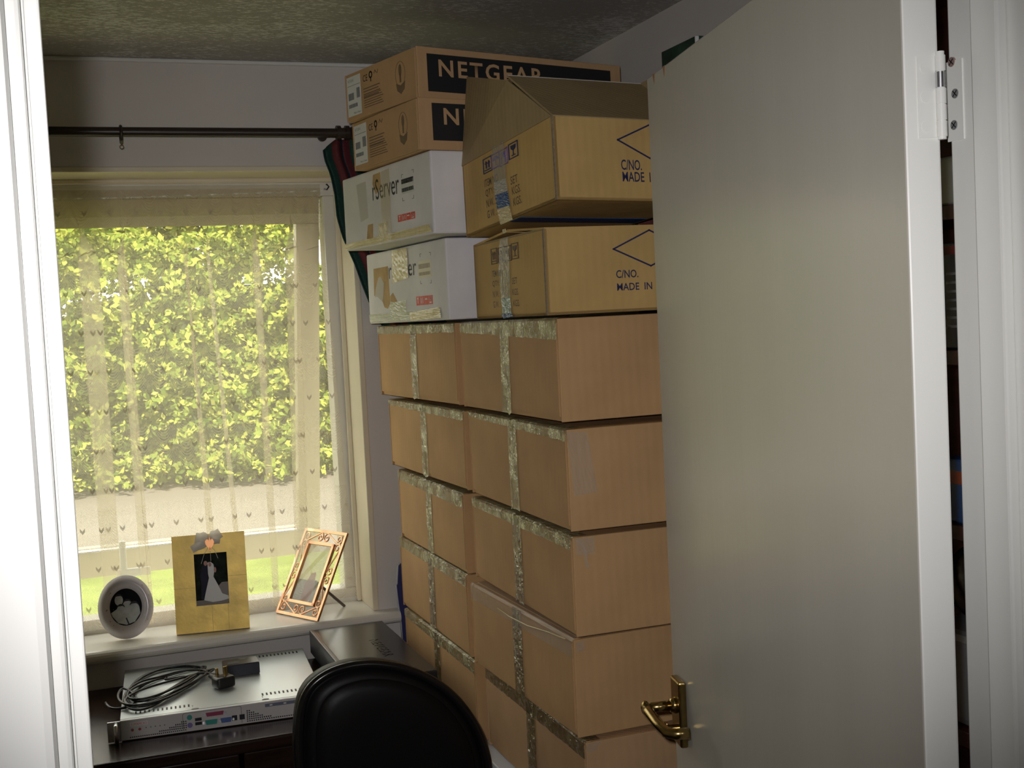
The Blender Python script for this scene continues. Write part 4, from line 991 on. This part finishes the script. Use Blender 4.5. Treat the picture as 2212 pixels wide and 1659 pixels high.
# ---- network equipment cartons on top
def netbox(x, y, z, yaw, L, W, H, label, px, wide):
    c = Carton('printed_carton', carton_frame(x, y, EYE+z, R_(yaw)), L, W, H, KRAFT2)
    tag(c.o, label, 'box', 'printed cartons on top of the white ones'); c.body(gap=0)
    pu, pv = c.R_(px[0]); pu2, pv2 = c.R_(px[1]); tu, tv = c.R_(px[2]); tu2, tv2 = c.R_(px[3])
    b = MB().rect(pu, pv2, W-.03, pv, c.FR, .0005); pn = c.add(b, 'black_panel', BLACKINK)
    text('brand_lettering', 'NETGEAR', c.FR, tu, tv2, tu+(tu2-tu)*wide, tv, KRAFT2, pn, bold=.020, th=.0010, sp=1.22)
    u0, u1 = L*.03, L*.23
    b = MB().rect(u0, .010, u1, H-.008, c.FL, .0005); lb = c.add(b, 'shipping_label', PAPER)
    text('label_lettering', 'NETGEAR', c.FL, u0+.006, H-.020, u1-.030, H-.014, GREYINK, lb, th=.0009)
    b = MB().rect(u0+.003, H-.0285, u1-.003, H-.0275, c.FL, .0008); b.obj('label_rule', GREYINK, lb)
    b = barcode(c, c.FL, u0+.006, .045, u0+.032, .060, GREYINK); b.obj('barcode', GREYINK, lb)
    b = barcode(c, c.FL, u0+.045, .046, u1-.004, .068, GREYINK, 10); b.obj('barcode', GREYINK, lb)
    b = barcode(c, c.FL, u0+.006, .028, u0+.046, .036, GREYINK, 24); b.obj('barcode', GREYINK, lb)
    text('label_lettering', 'Made in Taiwan', c.FL, u0+.028, .0135, u1-.004, .0175, BLACKINK, lb, th=.0009)
    text('safety_mark', 'CE', c.FL, L*.27, H-.030, L*.335, H-.016, BLACKINK, c.o)
    b = MB().ring(L*.38, H-.020, .006, .006, .003, c.FL).line([(L*.38, H-.026), (L*.38, H-.033)], .003, c.FL); c.add(b, 'safety_mark', BLACKINK)
    b = MB().line([(L*.43, H-.020), (L*.445, H-.014), (L*.46, H-.020)], .0012, c.FL).line([(L*.47, H-.022), (L*.485, H-.015)], .0012, c.FL); c.add(b, 'recycling_mark', FADED)
    b = MB()
    for k in range(4): b.rect(L*.27, H-.046-.006*k, L*(.50-.02*(k % 2)), H-.0445-.006*k, c.FL, .0005)
    for k in range(6): b.rect(L*.27, .018+.005*k, L*(.54-.015*(k % 3)), .0192+.005*k, c.FL, .0005)
    c.add(b, 'small_print', FADED)
    b = MB().ring(L*.78, H*.58, .020, .026, .0008, c.FL).disc(L*.78, H*.66, .006, .012, c.FL).rect(L*.78-.003, H*.42, L*.78+.003, H*.58, c.FL)
    b.prism([(L*.78-.019, H*.42), (L*.78, H*.36), (L*.78+.019, H*.42), (L*.78+.015, H*.27), (L*.78, H*.19), (L*.78-.015, H*.27)], c.FL); c.add(b, 'round_emblem', mat('pale_emblem_ink', (.19, .125, .07), .8))
    return c
N2 = netbox(.691, 2.355, .3465, 10.4, .335, .52, .105, 'lower printed brown carton, resting on the upper white carton', ((932, 222), (938, 303), (957, 233), (989, 271)), 8.2)
N1 = netbox(.698, 2.370, .4530, 14.5, .318, .535, .104, 'topmost printed brown carton, close under the ceiling', ((921, 115), (929, 197), (946, 128), (977, 168)), 8.2)

# ---- yellow-brown cartons
def goldbox(x, y, z, yaw, L, W, H, tl, tw, label, face):
    c = Carton('yellow_carton', carton_frame(x, y, EYE+z, yaw, tl, tw), L, W, H, GOLDC)
    tag(c.o, label, 'box', 'yellow-brown cartons'); c.body(True)
    b = MB().rect(L-.006, 0, L+.0005, H, c.FL, .0015); c.add(b, 'corner_fold', EDGE)
    return c
def rowicons(c, pxs):
    # four framed handling marks, each between two picture points (lower left, upper right)
    for k, (pa_, pb_, mt) in enumerate(pxs):
        (u0, v0), (u1, v1) = c.L_(pa_), c.L_(pb_); wd = u1-u0; h = v1-v0; b = MB(); t_ = .0016; x = (u0+u1)/2
        b.line([(u0, v0), (u1, v0), (u1, v1), (u0, v1)], t_, c.FL, .0016, True)
        if k == 0:
            for dx in (-.16, .16): b.rect(x+wd*dx-wd*.05, v0+h*.28, x+wd*dx+wd*.05, v0+h*.62, c.FL, .0016).prism([(x+wd*dx-wd*.13, v0+h*.6), (x+wd*dx+wd*.13, v0+h*.6), (x+wd*dx, v0+h*.8)], c.FL, .0016)
            b.rect(u0+wd*.15, v0+h*.14, u1-wd*.15, v0+h*.2, c.FL, .0016)
        elif k == 1: b.prism([(x+wd*.36*math.cos(a), v0+h*.55+h*.28*math.sin(a)) for a in [math.pi*j/10 for j in range(11)]], c.FL, .0016).line([(x, v0+h*.55), (x, v0+h*.2), (x+wd*.1, v0+h*.16)], t_, c.FL, .0016)
        elif k == 2: b.prism([(x-wd*.25, v0+h*.85), (x+wd*.25, v0+h*.85), (x+wd*.2, v0+h*.45), (x-wd*.15, v0+h*.5)], c.FL, .0016).line([(x-wd*.2, v0+h*.5), (x-wd*.25, v0+h*.15)], t_*1.6, c.FL, .0016).line([(x+wd*.2, v0+h*.5), (x+wd*.25, v0+h*.15)], t_*1.6, c.FL, .0016)
        else: b.prism([(x-wd*.28, v0+h*.85), (x+wd*.28, v0+h*.85), (x+wd*.24, v0+h*.62), (x, v0+h*.48), (x-wd*.24, v0+h*.62)], c.FL, .0016).line([(x, v0+h*.5), (x, v0+h*.2)], t_, c.FL, .0016).rect(x-wd*.2, v0+h*.15, x+wd*.2, v0+h*.2, c.FL, .0016)
        c.add(b, 'handling_mark', mt)
def word(c, s_, pa_, pb_, mt, face='L', bold=0, name='printed_word'):
    fn_ = c.R_ if face == 'R' else c.L_; (u0, v0), (u1, v1) = fn_(pa_), fn_(pb_)
    return text(name, s_, c.FR if face == 'R' else c.FL, u0, min(v0, v1), u1, max(v0, v1), mt, c.o, bold, .0008)
G2 = goldbox(.793, 1.965, .000, R_(-1.8), .431, .30, .152, 0, 0, 'lower yellow-brown carton with blue tape under the open one', None)
G1 = goldbox(.805, 1.925, .198, R_(3.8), .424, .29, .145, R_(-4.1), R_(-1.3), 'open yellow-brown carton with raised flaps at the top by the door', None)
rowicons(G1, [((1046, 376), (1062, 336), NAVY), ((1064, 366), (1079, 327), VIOLET), ((1081, 360), (1096, 318), VIOLET), ((1101, 345), (1118, 303), NAVY)])
rowicons(G2, [((1063, 571), (1073, 536), FADED), ((1078, 568), (1086, 534), FADED), ((1090, 565), (1104, 530), FADED), ((1107, 560), (1119, 524), FADED)])
def lw(c, s_, x0, x1, y, h, mt):     # a word on the left face: picture x range, middle line y at x0, cap height in px
    u0, v0 = c.L_((x0, y+h/2)); u1, _ = c.L_((x1, y)); _, v1 = c.L_((x0, y-h/2)); text('printed_word', s_, c.FL, u0, v0, u1, v1, mt, c.o, .004, .0008)
lw(G1, 'ITEM NO.', 1048, 1079, 397, 17, FADED); lw(G1, 'QTY:', 1050, 1068, 419, 17, FADED); lw(G1, 'N.W. :', 1052, 1072, 441, 17, FADED); lw(G1, 'G.W. :', 1054, 1074, 464, 17, FADED)
lw(G1, 'SET', 1104, 1119, 391, 18, FADED); lw(G1, 'KGS.', 1107, 1126, 413, 18, FADED); lw(G1, 'KGS.', 1110, 1128, 437, 18, FADED)
lw(G2, 'ITEM NO.', 1064, 1084, 592, 14, FADED); lw(G2, 'QTY:', 1065, 1080, 614, 14, FADED); lw(G2, 'N.W. :', 1066, 1082, 636, 14, FADED); lw(G2, 'G.W. :', 1067, 1082, 658, 14, FADED)
lw(G2, 'SET', 1107, 1118, 607, 14, FADED); lw(G2, 'KGS.', 1108, 1121, 631, 14, FADED); lw(G2, 'KGS.', 1110, 1123, 655, 14, FADED)
for c, dm, a1, a2, b1, b2 in ((G1, [(1334, 302), (1404, 269), (1474, 304), (1404, 342)], (1342, 367), (1385, 346), (1345, 392), (1418, 373)),
                              (G2, [(1325, 538), (1402, 497), (1480, 535), (1406, 574)], (1331, 601), (1378, 582), (1333, 628), (1408, 609))):
    b = MB().line([c.R_(p) for p in dm], .0028, c.FR, .0006, True); c.add(b, 'printed_diamond', NAVY)
    word(c, 'C/NO.', a1, a2, NAVY, 'R', .012); word(c, 'MADE  IN', b1, b2, NAVY, 'R', .012)
patch(G1, [(1065, 311), (1090, 304), (1095, 385), (1068, 394)], 'clear_tape', mat('grey_clear_tape', (.50, .47, .40), .2, spec=.6, alpha=.45, bump=(60, .4, .003)), 'L')
patch(G1, [(1068, 394), (1095, 385), (1098, 412), (1071, 422)], 'silver_tape', GREYT, 'L')
patch(G1, [(1071, 422), (1098, 412), (1104, 446), (1076, 452)], 'blue_tape', BLUET, 'L')
patch(G1, [(1076, 452), (1103, 444), (1110, 474), (1084, 486)], 'silver_tape', YELT, 'L', lift=.002)
patch(G2, [(1081, 518), (1100, 511), (1103, 582), (1079, 584)], 'clear_tape', MATS['grey_clear_tape'], 'L')
patch(G2, [(1079, 584), (1103, 582), (1104, 642), (1084, 644)], 'packing_tape', TAPE, 'L')
patch(G2, [(1084, 644), (1104, 642), (1107, 678), (1088, 682)], 'packing_tape', mat('teal_tape', (.22, .34, .33), .2, spec=.6, alpha=.8, bump=(60, .4, .003)), 'L')
patch(G2, [(1085, 678), (1108, 676), (1112, 684), (1090, 688)], 'blue_tape', BLUET, 'L', lift=.002)
# blue tape along the underside seam of the open carton
b = MB().box((.01, G1.L*.42, -.0012), (G1.W-.01, G1.L*.42+.05, -.0004)); G1.add(b, 'underside_tape', BLUET)
# flaps: slabs hinged on the top edges
def slab(c, pts_, name, mt, th=.004):
    b = MB(); P_ = [Vector(p) for p in pts_]; n_ = (P_[1]-P_[0]).cross(P_[-1]-P_[0]).normalized()
    lo = [b.bm.verts.new(p-n_*th/2) for p in P_]; hi = [b.bm.verts.new(p+n_*th/2) for p in P_]; k = len(P_)
    b.bm.faces.new(hi); b.bm.faces.new(lo[::-1])
    for i in range(k): b.bm.faces.new((lo[i], lo[(i+1) % k], hi[(i+1) % k], hi[i]))
    return c.add(b, name, mt)
H, L, W = G1.H, G1.L, G1.W
fr_ = R_(52); fl = .165      # front flap leans back over the box
b1, b2_ = Vector((0, 0, H)), Vector((W, 0, H)); up1 = Vector((0, math.cos(fr_)*fl, math.sin(fr_)*fl))
q = G1.Mi @ onP((1096, 165), G1.M @ b1, G1.M.to_3x3() @ Vector((1, 0, 0))); up1 = Vector((0, q.y, q.z-H))
slab(G1, [b1, b2_, b2_+up1, b1+up1], 'flap', INNERC)
E1 = up1.normalized(); b = MB(); b.tube([b1+up1, b2_+up1], .0032, 6); G1.add(b, 'cut_edge', mat('lit_cut_edge', (.50, .47, .41), .9))  # cut edge of the flap, the light on it put into its pale colour
FARQ = G1.Mi @ onP((1010, 166), G1.M @ Vector((0, L, H)), G1.M.to_3x3() @ Vector((0, 1, 0)))
ft_ = Vector((FARQ.x, L, FARQ.z))
slab(G1, [Vector((0, L, H)), Vector((0, .002, H)), b1+up1*.97+Vector((.0, .004, -.004)), ft_], 'flap', INNERC)
slab(G1, [Vector((W, 0, H)), Vector((W, L, H)), Vector((W-.004, L-.01, H+.12)), Vector((W-.004, .01, H+.12))], 'flap', INNERC)
H, L, W = G2.H, G2.L, G2.W
# the lower carton's lid flaps: front flap closed, left flap pushed up under the open carton
q = G2.Mi @ onP((1095, 498), G2.M.translation, G2.M.to_3x3() @ Vector((1, 0, 0))); ry, rz = q.y, q.z
slab(G2, [Vector((0, 0, H)), Vector((W, 0, H)), Vector((W, ry, rz-.012)), Vector((0, ry, rz))], 'flap', GOLDC)
slab(G2, [Vector((W, L, H)), Vector((0, L, H)), Vector((0, ry+.004, rz-.001)), Vector((W, ry+.004, rz-.013))], 'flap', GOLDC)
slab(G2, [Vector((0, L-.01, H)), Vector((0, .01, H)), Vector((.13, .02, H-.03)), Vector((.13, L-.02, H-.03))], 'flap', INNERC)
b = MB().rect(L-ry-.025, rz-.004, L-ry-.006, rz+.004, G2.FL, .001); G2.add(b, 'tape_end', YELT)
print('G2 ridge', ry, rz-H)

# ---------------------------------------------------------------- what carries the stacks
tb = empty('low_table', loc=(.9, 2.4, 0)); tag(tb, 'low white topped table with a blue edge under the carton stacks', 'table')
TZ = EYE-.9075
def tp_(b, name, mt): o = b.obj(name, mt, tb); o.matrix_parent_inverse = Matrix.Translation((-.9, -2.4, 0)); return o
b = MB().box((.757, 1.83, TZ-.018), (1.10, 3.075, TZ), bev=.003); tp_(b, 'tabletop', mat('pale_laminate', (.66, .68, .72), .3))
b = MB().box((.763, 1.84, TZ-.075), (1.09, 3.06, TZ-.019), bev=.002); tp_(b, 'apron', mat('blue_laminate', (.04, .05, .22), .4))
for x, y in ((.785, 1.87), (1.07, 1.87), (.785, 3.03), (1.07, 3.03)):
    b = MB().box((x-.02, y-.02, 0), (x+.02, y+.02, TZ-.07), bev=.003); tp_(b, 'leg', MATS['pale_laminate'])
# blue board with a pale edge, between the wall and the lower cartons
b0 = empty('blue_board', loc=(.78, 3.06, TZ)); tag(b0, 'blue board with a pale rim leaning on the wall behind the cartons', 'board')
q0, q1 = onY((862, 1216), 3.05), onY((858, 1265), 3.05)
prof = [(onY(p, 3.05).x-.78, onY(p, 3.05).z-TZ) for p in ((866, 1217), (861, 1222), (859, 1262), (857, 1264), (862, 1305), (868, 1345), (871, 1380))]
b = MB().prism(prof+[(prof[-1][0]+.004, .001), (.20, .001), (.20, prof[0][1])], (Vector((0, -.004, 0)), Vector((1, 0, 0)), Vector((0, 0, 1)), Vector((0, -1, 0))), .008); b.obj('panel', mat('navy_board', (.03, .035, .14), .4), b0)
b = MB().tube([Vector((u_, -.004, v_)) for u_, v_ in prof], .0035, 8); b.obj('rim', mat('pale_rim', (.55, .55, .55), .4), b0, True)

# ================================================================= chair
CYB = 2.18
sil = [(640, 1659), (637.6, 1590), (643.5, 1520), (662, 1480), (697.6, 1451.6), (737.5, 1436), (784.5, 1428), (831.6, 1430), (878.6, 1439), (921, 1456), (961, 1480), (992, 1508), (1019, 1542), (1040, 1578), (1055, 1618), (1064, 1659)]
S3 = [onY(p, CYB) for p in sil]
cx_ = sum(p.x for p in (S3[0], S3[-1]))/2; ctop = max(p.z for p in S3)
ch = empty('chair', loc=(cx_, CYB, 0)); tag(ch, 'black padded chair with a rounded back in front of the desk', 'chair')
up2 = [(p.x-cx_, p.z) for p in S3]
low = [(up2[-1][0]-.008, .66), (up2[-1][0]-.03, .56), (up2[-1][0]-.06, .52), (up2[0][0]+.06, .52), (up2[0][0]+.03, .56), (up2[0][0]+.008, .66)]
out = up2+low
# refine outline
def refine(P_, k=2):
    for _ in range(k):
        Q = []
        n = len(P_)
        for i in range(n):
            a, c3 = Vector(P_[i]), Vector(P_[(i+1) % n]); Q += [tuple(a*.75+c3*.25), tuple(a*.25+c3*.75)]
        P_ = Q
    return P_
out = refine(out, 2)
ctr = Vector((sum(p[0] for p in out)/len(out), sum(p[1] for p in out)/len(out)))
def shell(b, k0, prof_):
    # loft of the outline: list of (inset factor, y)
    rings = []
    for kf, y in prof_: rings.append([b.bm.verts.new((ctr.x+(p[0]-ctr.x)*kf, y, ctr.y+(p[1]-ctr.y)*kf)) for p in out])
    n = len(out)
    for i in range(len(rings)-1):
        for j in range(n): b.bm.faces.new((rings[i][j], rings[i][(j+1) % n], rings[i+1][(j+1) % n], rings[i+1][j]))
    b.bm.faces.new(rings[0]); b.bm.faces.new(rings[-1][::-1])
b = MB(); shell(b, 0, [(.80, -.006), (.86, -.004), (.90, .004), (.93, .012), (.965, .002), (.985, .004), (1.0, .014), (1.0, .034), (.98, .046), (.90, .054), (.6, .058)]); b.obj('backrest', BLACKL, ch, True)
b = MB(); n_ = len(out); b.tube([(ctr.x+(p[0]-ctr.x)*.965, .002, ctr.y+(p[1]-ctr.y)*.965) for p in out], .0085, 10, True); b.obj('rim_piping', BLACKR, ch, True)
b = MB(); shell(b, 0, [(.5, -.018), (.7, -.016), (.79, -.010), (.83, -.002), (.83, .004)]); b.obj('back_pad', BLACKL, ch, True)
b = MB().box((-.21, .02, .40), (.21, .33, .475), bev=.03, seg=4); b.obj('seat', BLACKL, ch, True)
for sx in (-1, 1):
    b = MB().tube([(sx*.185, .06, .42), (sx*.195, -.02, .2), (sx*.20, -.06, 0)], .0125, 12); b.obj('leg', BLACKR, ch, True)
    b = MB().tube([(sx*.185, .28, .42), (sx*.195, .30, .2), (sx*.20, .31, 0)], .0125, 12); b.obj('leg', BLACKR, ch, True)
    b = MB().tube([(sx*.15, .048, .60), (sx*.17, .06, .50), (sx*.175, .07, .43)], .011, 12); b.obj('back_support', BLACKR, ch, True)

# ================================================================= shelves behind the door
SX = 1.125; SY0, SY1 = 1.0, 2.28
shelf = empty('bookcase', loc=(SX, SY0, 0)); tag(shelf, 'narrow dark red wood bookcase behind the open door, seen through the hinge gap', 'bookcase')
RW = mat('red_brown_wood', (.10, .03, .025), .45, var=(10, .3), stretch=(6, .6, 6))
D_ = RX-SX-.004
def gz(y): return onX((2062, y), SX).z
boards = [gz(422)-.0, gz(772), gz(1191), gz(1500)-.09]
TOPZ = EYE+.46
for y in (0, SY1-SY0-.018): b = MB().box((0, y, 0), (D_, y+.018, TOPZ), bev=.001); b.obj('side_panel', RW, shelf)
b = MB().box((D_-.006, .018, 0), (D_, SY1-SY0-.018, TOPZ)); b.obj('back_panel', RW, shelf)
SHZ = []
for z, t_ in ((gz(789), .020), (gz(1129)-.004-.02, .020), (gz(1573)-.022, .022), (gz(437)-.022, .020), (.06, .02), (TOPZ-.018, .018)):
    b = MB().box((.002, .018, z), (D_-.006, SY1-SY0-.018, z+t_), bev=.001); b.obj('shelf', RW, shelf)
yc = onX((2062, 800), SX).y
def item(name, label, cat, z0, z1, y0, y1, mt, d=.13, bev=.003, group=None):
    o = empty(name, loc=(SX+.012, (y0+y1)/2, z0)); tag(o, label, cat, group)
    b = MB().box((0, y0-(y0+y1)/2, 0), (d, y1-(y0+y1)/2, z1-z0), bev=bev); b.obj('cover', mt, o); return o
zS1 = gz(789)+.0205; zTop = gz(437)-.0015
bk = item('book', 'dark blue book standing on the shelf behind the door', 'book', zS1, gz(520), yc-.055, yc+.045, mat('blue_black_cover', (.015, .018, .03), .4))
o2 = MB(); Fbk = (Vector((0, 0, 0)), Vector((0, -1, 0)), Vector((0, 0, 1)), Vector((-1, 0, 0)))
for k in range(7): o2.rect(-.03, .03+.012*k, .03, .0335+.012*k, Fbk, .0006)
o2.obj('spine_print', mat('pale_spine_print', (.25, .26, .28), .5), bk)
o2 = MB().rect(-.045, .13, .05, .142, Fbk, .0006); o2.obj('red_band', mat('dark_red_band', (.25, .02, .03), .5), bk)
item('storage_tin', 'pale tin on the upper shelf behind the door', 'tin', zTop+.0005, gz(331), yc-.05, yc+.05, mat('pale_tin', (.45, .45, .43), .4, metal=.3))
zS2 = gz(1129)-.004
gb = item('file_box', 'pale grey file box on the middle shelf behind the door', 'box', zS2+.0005, gz(925), yc-.16, yc-.05, mat('grey_file', (.40, .41, .42), .5))
item('toy_box', 'bright blue toy box with an orange band on the middle shelf', 'box', zS2+.0005, gz(995), yc-.045, yc+.05, mat('toy_blue', (.02, .12, .40), .4))
o2 = MB().rect(-.05, .055, .05, .073, Fbk, .0006); o2.obj('orange_band', mat('toy_orange', (.55, .09, .03), .4), bpy.data.objects['toy_box'])
zc_ = gz(957); tr = empty('toy_ring', loc=(SX+.07, yc, zc_)); tag(tr, 'green and blue plastic toy ring on top of the blue toy box', 'toy')
rr = gz(923)-zc_-.008
b = MB().tube([(0, rr*math.cos(a), rr*math.sin(a)) for a in [2*math.pi*k/30 for k in range(30)]], .008, 10, True); b.obj('ring', mat('toy_green', (.10, .34, .04), .35), tr, True)
zS3 = gz(1573)
item('storage_tub', 'grey plastic tub on the lower shelf behind the door', 'tub', zS3+.0005, gz(1372), yc-.10, yc+.12, mat('grey_tub', (.36, .38, .40), .35), d=.15, bev=.012)
cb = empty('carrier_bag', loc=(SX+.07, yc, gz(1372)+.001)); tag(cb, 'crumpled black bag on the grey tub behind the door', 'bag')
b = MB()
def fnb(a, k):
    th = a*2*math.pi; ph = k*math.pi*.98+.02; r = 1+.16*math.sin(th*5+ph*3)*math.sin(ph)
    return Vector((.055*r*math.sin(ph)*math.cos(th), .085*r*math.sin(ph)*math.sin(th), .066*(1-math.cos(ph))))
b.grid(fnb, 40, 16); b.obj('bag_body', RUBBER, cb, True)
# green box lying on top of the bookcase
ga, gb2 = onX((1428, 112), 1.135), onX((1503, 74), 1.135)
bx = empty('flat_box', loc=(1.135, gb2.y, TOPZ+.0005)); tag(bx, 'dark green flat box on top of the bookcase, peeking above the door', 'box')
b = MB().box((0, 0, 0), (.15, ga.y-gb2.y, ga.z-TOPZ-.001), bev=.002); b.obj('box_body', mat('dark_green_print', (.018, .05, .032), .5, var=(25, .6)), bx)
b = MB().box((-.0006, -.0006, .001), (.006, .004, ga.z-TOPZ-.002), bev=.0005); b.obj('pale_corner', PAPER, bx)
